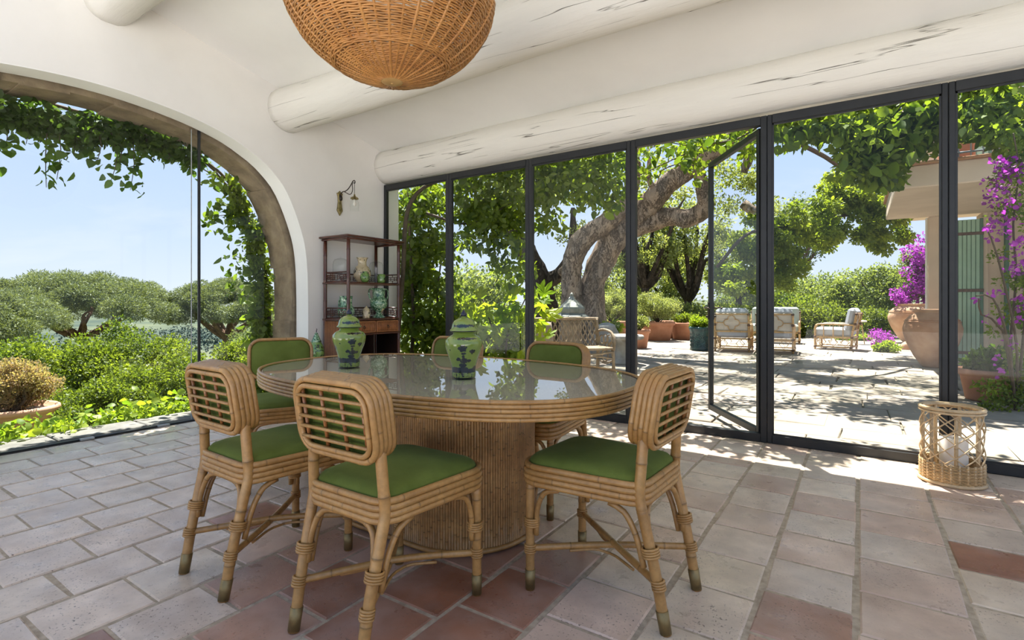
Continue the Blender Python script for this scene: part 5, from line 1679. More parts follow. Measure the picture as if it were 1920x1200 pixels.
# ivy over the sill
stems = []; lp_ = []; hb = []
for k in range(7):
    y_ = .4 + k * .36
    stems.append(([(WX - .75, y_, -.08), (WX - .60, y_ + .1, -.0), (WX - .45, y_ + .25, .03)], .006))
for _ in range(230):
    y_ = random.uniform(.45, 1.75) if random.random() < .75 else random.uniform(1.7, 2.9)
    lp_.append(Vector((WX - .62 + random.gauss(0, .10) - (.12 if y_ > 1.9 else 0), y_, .03 + abs(random.gauss(0, .06)) + (.05 if y_ > 1.9 else 0))))
for _ in range(30): hb.append(((WX - .85 + random.gauss(0, .1), random.uniform(.2, 3.2), -.02 + random.uniform(-.05, .08)), (.13, .13, .08)))
climber('ivy', 'bright yellow green ivy creeping over the grey sill under the arch', 'ivy', (WX - .75, 1.5, -.14), stems, 'lime', lp_, 0.066, (hb, 3600, .05, M['L_lime']), down=-.3)

# ---- old cork oak
oak_base = (-5.15, 11.0, -.08)
oak = thing('cork_oak', 'old leaning cork oak with two thick furrowed trunks behind the bench', 'tree', oak_base)
def olimb(name, pts, rr, n=18):
    limb(MB(), pts, rr, n, 0.09, 0.17, 3.2).obj(name, M['bark'], oak, origin=oak_base)
olimb('trunk', [spot(1112, 680, 12), spot(1111, 610, 12), spot(1110, 547, 12), spot(1121, 505, 12), spot(1155, 445, 11.8), spot(1200, 402, 11.5), spot(1250, 348, 11), spot(1308, 306, 10.6), spot(1350, 275, 10.3), spot(1400, 230, 10.1), (-1.2, 10.4, 5.1)],
      [.44, .32, .27, .28, .31, .29, .22, .18, .16, .13, .08], 22)
olimb('trunk', [spot(1078, 690, 11.9), spot(1073, 610, 11.9), spot(1072, 547, 11.9), spot(1073, 492, 11.8), spot(1088, 455, 11.7), spot(1115, 432, 11.6), spot(1150, 405, 11.4), spot(1180, 365, 11.2), spot(1190, 300, 11), (-4.1, 10.3, 4.9)],
      [.40, .28, .24, .23, .24, .23, .20, .16, .12, .07], 20)
olimb('branch', [spot(1180, 432, 11.6), (-3.85, 11.2, 2.88), (-3.45, 11.22, 2.98), (-3.02, 11.22, 2.90), (-2.68, 11.2, 3.08), (-2.66, 11.0, 3.42), (-2.72, 10.8, 3.9), (-2.6, 10.7, 4.5)], [.22, .22, .20, .19, .18, .15, .11, .06], 16)
olimb('branch', [(-5.42, 10.7, 1.9), (-5.75, 11.0, 1.98), (-6.05, 11.2, 1.85)], [.16, .13, .12], 12)
olimb('branch', [(-3.5, 11.0, 3.35), (-3.7, 10.7, 3.7), (-3.6, 10.4, 4.1), (-3.85, 10.1, 4.4)], [.08, .06, .04, .02], 8)
olimb('branch', [(-2.0, 10.65, 4.3), (-1.75, 10.7, 3.95), (-1.85, 10.75, 3.6)], [.13, .11, .06], 10)
olimb('branch', [(-2.15, 12.4, 3.3), (-1.9, 12.4, 3.1), (-1.65, 12.4, 3.28)], [.10, .11, .09], 10)
for k in range(10):
    a = Vector((random.uniform(-4.6, -1.5), random.uniform(9.8, 11.5), random.uniform(4.0, 4.8)))
    b = a + Vector((random.uniform(-1.2, 1.2), random.uniform(-1.8, .4), random.uniform(-.2, 1.0)))
    olimb('branch', [a, a.lerp(b, .5) + Vector((0, .15, .2)), b], [.05, .035, .012], 7)
ob = []
rnd = random.Random(5)
for (c_, R_, k) in (((-3.6, 10.6, 5.6), (3.0, 2.2, 1.1), 60), ((-0.6, 10.2, 5.7), (2.4, 2.0, .9), 40), ((-6.8, 10.2, 5.2), (1.8, 2.0, 1.2), 34)):
    ob += crown(c_, R_, k, .34, .8, rnd)
for (x_, y_, d_, k, r_) in ((1240, 330, 12.5, 5, .30), (1215, 370, 12.5, 5, .3), (1250, 290, 12, 4, .3), (1290, 350, 13, 4, .3), (1075, 440, 12.6, 4, .22), (1380, 330, 12.5, 5, .28), (1350, 320, 12.5, 4, .25), (1400, 350, 12.5, 5, .3), (1360, 380, 12.5, 5, .3), (1420, 400, 12.8, 5, .3)):
    c_ = spot(x_, y_, d_)
    ob += crown(c_, (.5, .5, .35), k, r_ * .8, .8, rnd)
foliage('foliage', ob, 30000, 0.085, M['L_oak'], oak, oak_base, .1, .28, .8)

dk_base = (-6.45, 11.3, -.1)
dk = thing('cork_oak', 'dark forked oak trunk, left of the two pale leaning trunks', 'tree', dk_base)  # trunk and branch use the darker bark material
limb(MB(), [(-6.36, 11.4, -.2), (-6.55, 11.28, .9), (-6.75, 11.15, 1.75), (-6.95, 11.0, 2.4), (-7.35, 10.75, 3.0), (-7.9, 10.5, 3.9)], [.45, .34, .31, .25, .2, .1], 16, .1, .16, 3).obj('trunk', M['darkbark'], dk, origin=dk_base)
limb(MB(), [(-6.75, 11.15, 1.72), (-6.5, 11.3, 1.68), (-6.25, 11.38, 1.78), (-6.0, 11.35, 2.05), (-5.8, 11.3, 2.5), (-5.75, 11.2, 3.4)], [.22, .2, .18, .15, .12, .05], 12, .1, .16, 3).obj('branch', M['darkbark'], dk, origin=dk_base)
foliage('foliage', crown((-7.2, 11.2, 4.2), (1.6, 1.2, .8), 30, .34, .8, rnd), 5000, .085, M['L_oak'], dk, dk_base)

# ---- trees and hedges behind the terrace
def bgtree(label, x_, ybase, d, ytop, w_px, n, lmat, bmat='darkbark', size=None, seed=1, sub=.16, fork=.3, low=.25, flat=.85, name='garden_tree', limbs_n=6, cat='tree', shell=.6):
    rnd_ = random.Random(seed)
    b = spot(x_, ybase, d); b.z = max(b.z, -.2)
    tp = spot(x_, ytop, d).z
    H = tp - b.z
    R = w_px / 971 * d / 2
    cz = b.z + H * (low + 1) / 2
    bl_ = crown((b.x, b.y, cz), (R * .92, R * .8, H * (1 - low) / 2 * .92), 60, R * sub * 1.5, flat, rnd_)
    lim = []
    f0 = Vector((b.x, b.y, b.z + H * fork))
    for k in range(limbs_n):
        a = 2 * PI * k / limbs_n + rnd_.uniform(-.4, .4)
        e = Vector((b.x + math.cos(a) * R * .75, b.y + math.sin(a) * R * .6, b.z + H * rnd_.uniform(.55, .9)))
        lim.append(([f0, f0.lerp(e, .4) + Vector((rnd_.uniform(-.2, .2), 0, -.06 * H)), f0.lerp(e, .7) + Vector((rnd_.uniform(-.25, .25), 0, .03 * H)), e], [H * .020, H * .016, H * .011, H * .004]))
    return tree(name, label, cat, tuple(b), [tuple(b + Vector((0, 0, -.2))), tuple(b.lerp(f0, .5) + Vector((rnd_.uniform(-.1, .1), 0, 0))), tuple(f0), tuple(f0 + Vector((.1, 0, H * .3)))], [H * .036, H * .030, H * .026, H * .010], lim, bl_, n, size or .10, M[lmat], M[bmat], shell=shell)
bgtree('gnarled dark trunked oak behind the round potted bush by the window post', 1210, 630, 20, 335, 200, 6500, 'L_oak', seed=2, fork=.30, low=.36, limbs_n=9, size=.12, sub=.10)
bgtree('gnarled dark oak with twisted limbs seen through the open doorway', 1290, 630, 21, 345, 190, 6500, 'L_oak', seed=3, fork=.22, low=.34, limbs_n=10, size=.12, sub=.10)
bgtree('leafy oak seen through the glass of the open door leaf', 1385, 620, 22, 420, 150, 7000, 'L_tree', seed=4, low=.2, size=.14)
bgtree('pale green tree far behind the sofa on the terrace', 1500, 600, 34, 512, 170, 7000, 'L_tree', seed=5, low=.08, size=.17)
bgtree('rounded green tree behind the side-on armchair', 1600, 605, 30, 505, 150, 7000, 'L_tree', seed=6, low=.06, size=.16)
bgtree('airy green tree left of the purple bougainvillea and the urns', 1655, 610, 25, 480, 120, 7000, 'L_tree', seed=7, low=.06, size=.13)
bgtree('distant grey green pine behind the pergola vine', 1490, 560, 60, 372, 170, 7000, 'L_pine', bmat='pinebark', seed=8, low=.35, size=.34)
bgtree('dark pine crown low behind the terrace armchairs', 1400, 600, 45, 540, 160, 4000, 'L_hedge', seed=9, low=.15, size=.22)
bgtree('green tree beyond the cork oak trunks near the zinc cupola', 1060, 620, 26, 520, 160, 7000, 'L_tree', seed=10, low=.1, size=.15)
bgtree('hazy green tree behind the corner window foliage', 880, 640, 22, 500, 220, 8000, 'L_tree', seed=11, low=.1, size=.15)
bgtree('bushy oak behind the big clay pots', 1165, 630, 24, 470, 150, 7000, 'L_oak', seed=12, low=.1, size=.14)
bgtree('dull green oak between the two gnarled trunks', 1250, 620, 30, 450, 190, 8000, 'L_oak', seed=13, low=.15, size=.18)

def hedge(label, pts, sub, k, n, size, mat, base, seed):
    r_ = random.Random(seed)
    return shrub('hedge', label, sblobs(pts, sub, k, r_), n, size, M[mat], base, 5, 'hedge')
c = spot(1540, 620, 17.5); c2 = spot(1500, 620, 17)
hedge('dark green clipped hedge behind the side-on armchair', [((c.x, c.y, .45), (1.25, .8, .62)), ((c2.x, c2.y, .5), (.9, .7, .62))], .25, 60, 12000, .09, 'L_hedge', (c.x, c.y, -.1), 31)
c = spot(1640, 625, 19)
hedge('low juniper hedge right of the side-on armchair beside the path', [((c.x, c.y, .35), (1.0, .9, .52))], .22, 60, 8000, .08, 'L_hedge', (c.x, c.y, -.1), 32)
c = spot(1475, 600, 20)
hedge('yellow green bushes behind the terrace sofa', [((c.x, c.y, .7), (1.3, .7, .75))], .3, 50, 7000, .11, 'L_shrub', (c.x, c.y, -.1), 33)
c = spot(1340, 600, 19)
hedge('green bushes behind the blue glazed planter', [((c.x, c.y, .4), (1.6, .8, .7))], .3, 60, 8000, .10, 'L_tree', (c.x, c.y, -.1), 34)
c = spot(1230, 600, 19.5)
hedge('grey green undergrowth behind the row of clay pots', [((c.x, c.y, .4), (2.2, .8, .8))], .3, 70, 9000, .10, 'L_oak', (c.x, c.y, -.1), 35)
c = spot(1055, 620, 17)
hedge('green bushes below the dark forked trunk', [((c.x, c.y, .5), (1.5, .8, .8))], .3, 60, 7000, .10, 'L_tree', (c.x, c.y, -.1), 36)
c = spot(1600, 634, 15.5)
hedge('small lime green border plants behind the side-on armchair', [((c.x, c.y, .02), (.5, .25, .16))], .09, 40, 2500, .06, 'L_lime', (c.x, c.y, -.08), 37)

# ---- potted shrubs
def round_pot(label, loc, r, h, mat='terracotta', rect=False, group='clay pots along the terrace'):
    t = thing('flower_pot', label, 'pot', loc, 0, group)
    MB().lathe([(0, 0), (r * .70, 0), (r * .74, .02), (r * .90, h * .78), (r * .92, h * .80), (r, h * .82), (r * 1.02, h * .90), (r, h), (r * .90, h), (r * .86, h * .86), (0, h * .86)], 36, close=False).obj('body', M[mat], t)
    MB().lathe([(0, h * .93), (r * .86, h * .91)], 24, close=False).obj('soil', M['soil'], t)
    return t
def potted(x_, ybase, d, r, h, plabel, slabel, blob_r, n, size, mat, ztop, seed):
    b = spot(x_, ybase, d); b.z = -.02
    round_pot(plabel, tuple(b), r, h)
    r_ = random.Random(seed)
    zc = (h - .02 + ztop) / 2
    shrub('potted_shrub', slabel, crown((b.x, b.y, zc), (blob_r, blob_r, (ztop - h) / 2 * .9), 70, blob_r * .22, .9, r_), n, size, M[mat], (b.x, b.y, h * .9), 10, group='shrubs in the clay pots', zmin=h - .04)
potted(1148, 640, 15.2, .52, .58, 'big clay pot left of the window post, partly behind the bench', 'large round pale green bush in the clay pot behind the bench', .62, 13000, .042, 'L_boxwood', 1.50, 41)
potted(1232, 637, 15.6, .52, .56, 'big clay pot just right of the window post', 'large round flecked bush in the clay pot right of the window post', .66, 13000, .042, 'L_boxwood', 1.46, 42)
potted(1284, 636, 15.9, .46, .52, 'clay pot with low plants seen in the doorway', 'low spreading plant in the clay pot seen in the doorway', .42, 3000, .05, 'L_shrub', .76, 43)
potted(1196, 652, 12.9, .30, .46, 'smaller flaring clay pot hidden half by the window post', 'small yellow green bush in the flaring clay pot', .30, 2600, .045, 'L_boxwood', .78, 44)
b = spot(1252, 634, 16.6); b.z = -.02
round_pot('narrow clay pot in the shade behind the big pots', tuple(b), .34, .55)
# blue glazed planter drum
b = spot(1313, 655, 12.4); b.z = -.02
bp = thing('glazed_planter', 'pierced blue green glazed drum planter beside the open door leaf', 'planter', tuple(b))
MB().lathe([(0, 0), (.235, 0), (.24, .02), (.225, .08), (.222, .28), (.235, .42), (.262, .50), (.265, .545), (.245, .55), (.225, .48), (0, .46)], 36, close=False).obj('body', M['blueglaze'], bp)
for i in range(4):
    for k in range(14):
        a = 2 * PI * (k + .5 * (i % 2)) / 14
        q = MB(); ring(q, (.226 * math.cos(a), .226 * math.sin(a), .12 + .085 * i), .030, .009, 10, 5, (math.cos(a), math.sin(a), 0)); q.obj('relief_ring', M['blueglaze'], bp)
shrub('potted_plant', 'light green leafy plant in the blue glazed planter', crown((b.x, b.y, .62), (.24, .24, .12), 30, .08, .9, rnd), 1500, .06, M['L_lime'], (b.x, b.y, .45), 6, 'plant')

# ---- cast faux-wood bench
bb = Vector((-3.77, 7.165, -.02))
bench = thing('garden_bench', 'ornate cast branchwork garden bench outside the steel window', 'bench', tuple(bb), math.radians(-124.8))
HB, BW = .86, .66      # back height, half width
def twig(mb, pts, r): limb(mb, pts, [r] * len(pts), 7, .05, .22, 14)
q = MB(); twig(q, [(-BW, -.22, 0), (-BW, -.2, .42), (-BW - .01, -.27, HB)], .030); q.obj('leg', M['fauxbois'], bench)
q = MB(); twig(q, [(BW, -.22, 0), (BW, -.2, .42), (BW + .01, -.27, HB)], .030); q.obj('leg', M['fauxbois'], bench)
q = MB(); twig(q, [(-BW, .26, 0), (-BW, .27, .22), (-BW, .24, .40)], .028); q.obj('leg', M['fauxbois'], bench)
q = MB(); twig(q, [(BW, .26, 0), (BW, .27, .22), (BW, .24, .40)], .028); q.obj('leg', M['fauxbois'], bench)
q = MB(); twig(q, [(-BW - .04, -.27, HB), (0, -.27, HB + .01), (BW + .04, -.27, HB)], .026); q.obj('back_rail', M['fauxbois'], bench)
q = MB(); twig(q, [(-BW, -.21, .42), (0, -.21, .42), (BW, -.21, .42)], .026); q.obj('back_rail', M['fauxbois'], bench)
NB = 15
for k in range(NB):
    x = -BW + 2 * BW * (k + .5) / NB
    q = MB()
    twig(q, [(x - .045, -.215, .43), (x + .03, -.235, .56), (x - .03, -.25, .70), (x + .05, -.268, HB)], .011)
    q.obj('back_twig', M['fauxbois'], bench)
    q = MB()
    twig(q, [(x + .045, -.215, .43), (x - .04, -.235, .57), (x + .03, -.25, .71), (x - .05, -.268, HB)], .010)
    for z in (.50, .635, .77):
        q.lathe([(0, -.016), (.014, -.008), (.017, 0), (.014, .008), (0, .016)], 8, (x, -.225 - (z - .43) * .1, z), close=False)
    q.obj('back_twig', M['fauxbois'], bench)
q = MB()
for k in range(9):
    y = -.20 + .47 * k / 8
    twig(q, [(-BW, y, .41), (0, y, .415), (BW, y, .41)], .022)
q.obj('seat', M['fauxbois'], bench)
q = MB(); twig(q, [(-BW, .27, .36), (-.3, .275, .33), (0, .27, .36), (.3, .275, .33), (BW, .27, .36)], .018); twig(q, [(-BW, .27, .25), (-.3, .275, .30), (0, .27, .25), (.3, .275, .30), (BW, .27, .25)], .014); q.obj('apron', M['fauxbois'], bench)
for s_ in (-1, 1):
    q = MB()
    twig(q, [(s_ * BW, -.24, .66), (s_ * (BW + .02), -.05, .69), (s_ * (BW + .03), .14, .66), (s_ * (BW + .02), .27, .54), (s_ * BW, .27, .38)], .022)
    for cx_, cz_, rr in ((.02, .55, .07), (.14, .54, .075), (-.09, .53, .07), (.06, .45, .05), (.19, .46, .05)):
        ring(q, (s_ * (BW + .01), cx_, cz_), rr, .012, 12, 5, (1, 0, 0))
    q.obj('armrest', M['fauxbois'], bench)
    q = MB(); twig(q, [(s_ * BW, -.22, .22), (s_ * BW, .02, .16), (s_ * BW, .26, .22)], .015); ring(q, (s_ * BW, .02, .28), .09, .012, 14, 5, (1, 0, 0)); q.obj('side_brace', M['fauxbois'], bench)
def pillow_mesh(mb, w, h, t, m):
    vs = []; K = 10
    for side in (1, -1):
        for i in range(K + 1):
            for j in range(K + 1):
                u, v = i / K * 2 - 1, j / K * 2 - 1
                b_ = (1 - u ** 8) ** .45 * (1 - v ** 8) ** .45
                vs.append((u * w / 2 * (1 - .06 * v * v), side * t / 2 * b_, v * h / 2 * (1 - .06 * u * u)))
    fs = []
    for s_ in range(2):
        o_ = s_ * (K + 1) ** 2
        for i in range(K):
            for j in range(K):
                f = (o_ + i * (K + 1) + j, o_ + i * (K + 1) + j + 1, o_ + (i + 1) * (K + 1) + j + 1, o_ + (i + 1) * (K + 1) + j)
                fs.append(f if s_ else f[::-1])
    k = len(mb.v); mb.add(vs, fs, True); mb.xform(m, k)
    return mb
benchM = Matrix.Translation(bb) @ Matrix.Rotation(math.radians(-124.8), 4, 'Z')
M['pillow'] = pm('brown_grey_fabric', (0.33, 0.27, 0.20, 1), (0.26, 0.21, 0.16, 1), 30, .95, .2)
pw = pillow_mesh(MB(), .44, .40, .15, Matrix.Rotation(math.radians(14), 4, 'X')).obj('cushion', M['pillow'])
pw.matrix_world = benchM @ Matrix.Translation((.43, -.08, .635))
pw.rotation_euler = (benchM @ Matrix.Identity(4)).to_euler()
tag(pw, 'brown grey cushion leaning at the right end of the branchwork bench', 'cushion')

# ---- zinc cupola behind the bench
b = spot(1072, 640, 10.2); b.z = .03
cu = thing('zinc_cupola', 'weathered zinc onion-shaped cupola standing behind the bench', 'cupola', tuple(b), .3)
MB().lathe([(0, .80), (.34, .80), (.33, .815), (.27, .845), (.235, .87), (.245, .90), (.25, .955), (.24, .99), (.19, 1.04), (.12, 1.09), (.07, 1.14), (.045, 1.185), (.038, 1.21), (0, 1.215)], 8, close=False, smooth=False).obj('roof', M['zinc'], cu)
MB().lathe([(0, 1.205), (.03, 1.21), (.045, 1.225), (.03, 1.25), (.012, 1.27), (0, 1.28)], 16, close=False).obj('finial', M['zinc'], cu)
q = MB()
for k in range(8):
    a = 2 * PI * k / 8
    q.tube([(r * math.cos(a), r * math.sin(a), z) for r, z in ((.33, .815), (.27, .847), (.237, .872), (.247, .90), (.252, .955), (.242, .99), (.192, 1.04), (.122, 1.09), (.072, 1.14), (.046, 1.185))], .006, 5)
q.obj('seam', M['zinc'], cu)
q = MB().lathe([(0, 0), (.24, 0), (.24, .10), (.20, .12), (.20, .72), (.25, .76), (.25, .80), (0, .80)], 8, close=False, smooth=False); q.obj('body', M['oldstone'], cu)

# ---- round stone table, stone block with a plant
b = spot(1178, 700, 8.9); b = spot(1170, 655, 9.6); b.z = -.02
stt = thing('stone_table', 'low round grey stone table beyond the bench', 'table', tuple(b))
MB().lathe([(0, .45), (.33, .45), (.36, .47), (.36, .51), (.34, .53), (0, .53)], 32, close=False).obj('top', M['greystone'], stt)
MB().lathe([(0, 0), (.26, 0), (.24, .05), (.16, .10), (.14, .38), (.22, .47), (0, .47)], 20, close=False).obj('foot', M['greystone'], stt)
b = spot(1135, 655, 10.6); b.z = -.02
stb = limb(MB(), [(0, 0, 0), (0, 0, .15), (.01, 0, .45), (0, .01, .66), (0, 0, .70)], [.26, .28, .25, .18, .03], 14, .05, .2, 4).obj('boulder', M['greystone'])
stb.location = b
tag(stb, 'grey boulder between bench back and stone table', 'boulder')
c = spot(1150, 640, 11.4)
shrub('bedding_plant', 'small bright green plant peeping over the boulder by the bench', crown((c.x, c.y, .55), (.22, .2, .16), 30, .07, .9, rnd), 1600, .06, M['L_lime'], (c.x, c.y, -.05), 6, 'plant')

# ---- terrace lounge: armchairs and sofa of bamboo with pale cushions
def make_lounge(label, half, name='garden_armchair', cat='armchair', canvas='canvas', quatre=True):
    """local front = +Y"""
    t = thing(name, label, cat)
    B = 'gardenrattan'
    W = half
    def cane(name_, pts, r, par=t, mat=B, sp=.22):
        q = MB(); bamboo(q, pts, r, 7, sp, dark=.55); return q.obj(name_, M[mat], par)
    for s_ in (-1, 1):
        cane('leg', [(s_ * W, .38, 0), (s_ * W, .38, .5), (s_ * W, .33, .60)], .024)
        cane('leg', [(s_ * W, -.36, 0), (s_ * W, -.38, .38), (s_ * W, -.47, .88)], .024)
        cane('arm', smooth_path([(s_ * W, .38, .48), (s_ * W, .36, .58), (s_ * W, .26, .61), (s_ * W, -.1, .61), (s_ * W, -.44, .60)], .06), .022)
        for y in (-.2, 0, .2): cane('arm_spindle', [(s_ * W, y, .30), (s_ * W, y, .61)], .012)
        cane('side_rail', [(s_ * W, .38, .30), (s_ * W, -.38, .30)], .020)
        cane('side_rail', [(s_ * W, .38, .07), (s_ * W, -.36, .07)], .016)
        q = MB()
        for y0 in (-.24, 0, .24):
            q.tube([(s_ * W, y0, .08), (s_ * W, y0 + .09, .19), (s_ * W, y0, .295), (s_ * W, y0 - .09, .19)], .009, 6, True)
        q.obj('side_fret', M[B], t)
        q = MB()
        for (y, z) in ((.38, .30), (-.375, .30), (.38, .07), (-.36, .07), (-.44, .62), (-.465, .86)):
            q.box((s_ * W, y, z), (.062, .062, .055), .012)
        q.obj('binding', M['leatherwrap'], t)
    for y, z in ((.38, .30), (-.38, .30), (.38, .07), (-.36, .07), (-.465, .865), (-.40, .47)):
        cane('cross_rail', [(-W, y, z), (W, y, z)], .019)
    q = MB()
    nf = max(2, int(W * 2 / .25))
    for y in (.38, -.365):
        for k in range(nf):
            x0 = -W + 2 * W * (k + .5) / nf
            q.tube([(x0, y, .08), (x0 + .09, y, .19), (x0, y, .295), (x0 - .09, y, .19)], .009, 6, True)
    q.obj('front_fret', M[B], t)
    if quatre:
        q = MB()
        P = lambda a, r0: None
        pts = []
        for k in range(4):
            a0 = PI / 2 * k
            cx_, cz_ = .095 * math.cos(a0), .095 * math.sin(a0)
            for j in range(9):
                a = a0 - 1.75 + 3.5 * j / 8
                pts.append((cx_ + .075 * math.cos(a), cz_ + .075 * math.sin(a)))
        q.tube([(x, -.435 - z * .17, .665 + z) for x, z in pts], .0095, 6, True)
        for (a, b_) in (((-W, 0), (-.17, 0)), ((W, 0), (.17, 0)), ((0, .2), (0, .17)), ((0, -.2), (0, -.17))):
            q.tube([(a[0], -.435 - a[1] * .17, .665 + a[1]), (b_[0], -.435 - b_[1] * .17, .665 + b_[1])], .011, 6)
        q.obj('back_quatrefoil', M[B], t)
    m = Matrix.Translation((0, .02, .41)) @ Matrix.Rotation(PI / 2, 4, 'X')
    q = MB().box((0, .02, .425), (2 * W - .05, .78, .20), .045); q.obj('seat_cushion', M[canvas], t)
    m = Matrix.Translation((0, -.33, .72)) @ Matrix.Rotation(math.radians(11), 4, 'X')
    q = MB().box((0, 0, 0), (2 * W - .03, .18, .56), .06); q.xform(m); q.obj('back_cushion', M[canvas], t)
    q = MB().box((0, 0, 0), (2 * W - .06, .012, .46)); q.xform(Matrix.Translation((0, -.41, .67)) @ Matrix.Rotation(math.radians(11), 4, 'X')); q.obj('back_cloth', M['canvasback'], t)
    return t
a0 = make_lounge('bamboo garden armchair seen from behind through the open door leaf', .36)
p = spot(1376, 660, 12.2); a0.location = (p.x, p.y, -.018); a0.rotation_euler = (0, 0, math.radians(4))
a1 = copy_tree(a0); a1['label'] = 'bamboo garden armchair seen from behind, half hidden by the double window post'
p = spot(1455, 660, 11.9); a1.location = (p.x, p.y, -.018); a1.rotation_euler = (0, 0, math.radians(3))
a2 = copy_tree(a0); a2['label'] = 'bamboo garden armchair turned side-on with pale blue grey cushions'
p = spot(1568, 657, 12.6); a2.location = (p.x, p.y, -.018); a2.rotation_euler = (0, 0, math.radians(82))
for a in (a0, a1, a2): a['group'] = 'bamboo terrace armchairs'
so_ = make_lounge('pale sage garden sofa facing the house behind the armchairs', .62, 'garden_sofa', 'sofa', 'canvasgrey', False)
p = spot(1452, 645, 14.6); so_.location = (p.x, p.y, -.018); so_.rotation_euler = (0, 0, math.radians(184))
p = spot(1611, 640, 14.2)
stl = thing('side_table', 'small white topped side table right of the side-on armchair', 'side table', (p.x, p.y, -.02))
MB().lathe([(0, .60), (.17, .60), (.18, .62), (.17, .64), (0, .64)], 20, close=False).obj('top', M['foot'], stl)
q = MB()
for k in range(3): q.tube([(.12 * math.cos(2.1 * k), .12 * math.sin(2.1 * k), 0), (.05 * math.cos(2.1 * k), .05 * math.sin(2.1 * k), .61)], .012, 6)
q.obj('leg', M['gardenrattan'], stl)

# ---- big clay urns
def clay_urn(label, loc, s_, sz):
    t = thing('clay_urn', label, 'urn', loc, 0, 'big clay urns on the terrace')
    pf = [(0, 0), (.17, 0), (.20, .03), (.33, .20), (.45, .42), (.515, .60), (.522, .70), (.48, .83), (.39, .93), (.315, .965), (.30, .98), (.305, 1.0), (.325, 1.015), (.325, 1.03), (.29, 1.04), (.26, .99), (.27, .94), (0, .90)]
    MB().lathe([(r * s_, z * sz) for r, z in pf], 44, close=False).obj('body', M['oldterracotta'], t)
    q = MB()
    for z, r in ((.82, .489), (.85, .468)): ring(q, (0, 0, z * sz), r * s_, .010 * s_, 40, 6)
    q.obj('moulding', M['oldterracotta'], t)
    return t
clay_urn('big round clay urn beside the window post, the nearer of two', (1.05, 11.62, -.02), .80, .97)
clay_urn('big round clay urn under the purple bougainvillea, the farther of two', (1.20, 18.27, -.02), 1.04, 1.06)
b = limb(MB(), [(0, 0, 0), (.02, 0, .10), (0, .02, .2), (0, 0, .24)], [.16, .17, .12, .02], 10, .04, .2, 5).obj('boulder', M['oldterracotta'])
b.location = (.93, 15.6, -.03); b.scale = (.8, .8, .8); tag(b, 'small brown rock between the two clay urns', 'boulder')

# ---- house with balcony and shutters
HX, HY = 1.82, 12.45
house = thing('house', 'beige plastered house with balcony and sage green shutters at the right', 'house', (2.5, HY, 0))
hog = (2.5, HY, 0)
MB().box(((HX + 6.5) / 2, HY + .25, 1.35), (6.5 - HX, .5, 2.76), .01).obj('wall', M['stucco'], house, origin=hog)
MB().box((4.3, HY + 1.6, 4.5), (7.0, 3.0, 2.9), .01).obj('upper_wall', M['stucco'], house, origin=hog)
MB().box((1.20, HY + .12, 1.35), (.26, .26, 2.74), .015).obj('pillar', M['stucco'], house, origin=hog)
MB().box((1.07, HY + .20, 1.35), (.05, .10, 2.74), .008).obj('sunlit_edge_strip', M['reveal'], house, origin=hog)  # white strip stands in for sunlight on the pillar's edge
MB().box((1.86, HY - .05, 1.35), (.07, .10, 2.74), .008).obj('door_jamb', M['stucco'], house, origin=hog)
sl = MB().box(((.42 + 6.5) / 2, (9.08 + 12.3) / 2 + .05, 2.86), (6.5 - .42, 3.25, .31), .015); bal = sl.obj('balcony_slab', M['stucco2'], house, origin=hog)
MB().box(((.40 + 6.5) / 2, (9.05 + 12.3) / 2 + .05, 3.032), (6.5 - .36, 3.34, .035), .008).obj('balcony_coping', M['oldterracotta'], house, origin=hog)
# shutter leaf of planks in front
def shutter(name, x0, x1, y, z0, z1, n_, par, dark=True):
    sh = MB().box(((x0 + x1) / 2, y + .022, (z0 + z1) / 2), (x1 - x0, .012, z1 - z0)).obj(name, M['shutter'], par, origin=hog)
    w = (x1 - x0) / n_
    for i in range(n_):
        MB().box((x0 + w * (i + .5), y, (z0 + z1) / 2), (w - .007, .034, z1 - z0), .005).obj('plank', M['shutter'], sh, origin=hog)
    for f in (.06, .50, .90):
        MB().box(((x0 + x1) / 2 + .02, y - .022, z0 + (z1 - z0) * f), (x1 - x0 + .06, .012, .055), .003).obj('strap_hinge', M['rust'], sh, origin=hog)
    MB().box((x1 + .02, y + .01, (z0 + z1) / 2), (.045, .06, z1 - z0 + .02), .004).obj('edge_batten', M['shutterdark'], sh, origin=hog)
    return sh
shutter('shutter', 1.42, 1.78, HY - .13, .05, 2.60, 6, house)
shutter('shutter', 2.42, 2.80, HY - .06, .05, 2.60, 6, house)
for x0 in (1.5, 2.5):
    shutter('upper_shutter', x0, x0 + .42, HY + .03, 3.15, 5.3, 5, house)
MB().tube([(2.13, HY - .12, 0), (2.13, HY - .12, 2.72)], .035, 10).obj('downpipe', M['shutterdark'], house, origin=hog)
# railing
def bar(p0, p1, r=.012): return MB().tube([p0, p1], r, 6)
for zz in (3.12, 3.95): bar((.48, 9.14, zz), (6.4, 9.14, zz), .014).obj('railing_bar', M['blueiron'], house, origin=hog)
for zz in (3.12, 3.95): bar((.48, 9.14, zz), (.48, 12.2, zz), .014).obj('railing_bar', M['blueiron'], house, origin=hog)
for k in range(34): bar((.48 + k * .125, 9.14, 3.05), (.48 + k * .125, 9.14, 3.95), .009).obj('baluster', M['blueiron'], house, origin=hog)
for k in range(1, 24): bar((.48, 9.14 + k * .128, 3.05), (.48, 9.14 + k * .128, 3.95), .009).obj('baluster', M['blueiron'], house, origin=hog)
for x in (.98, 1.62, 2.3): MB().box((x, 9.18, 3.55), (.10, .10, 1.0), .01).obj('brick_post', M['brickpost'], house, origin=hog)
MB().box((1.15, 9.75, 3.22), (.4, .25, .34), .03).obj('balcony_planter', M['terracotta'], house, origin=hog)

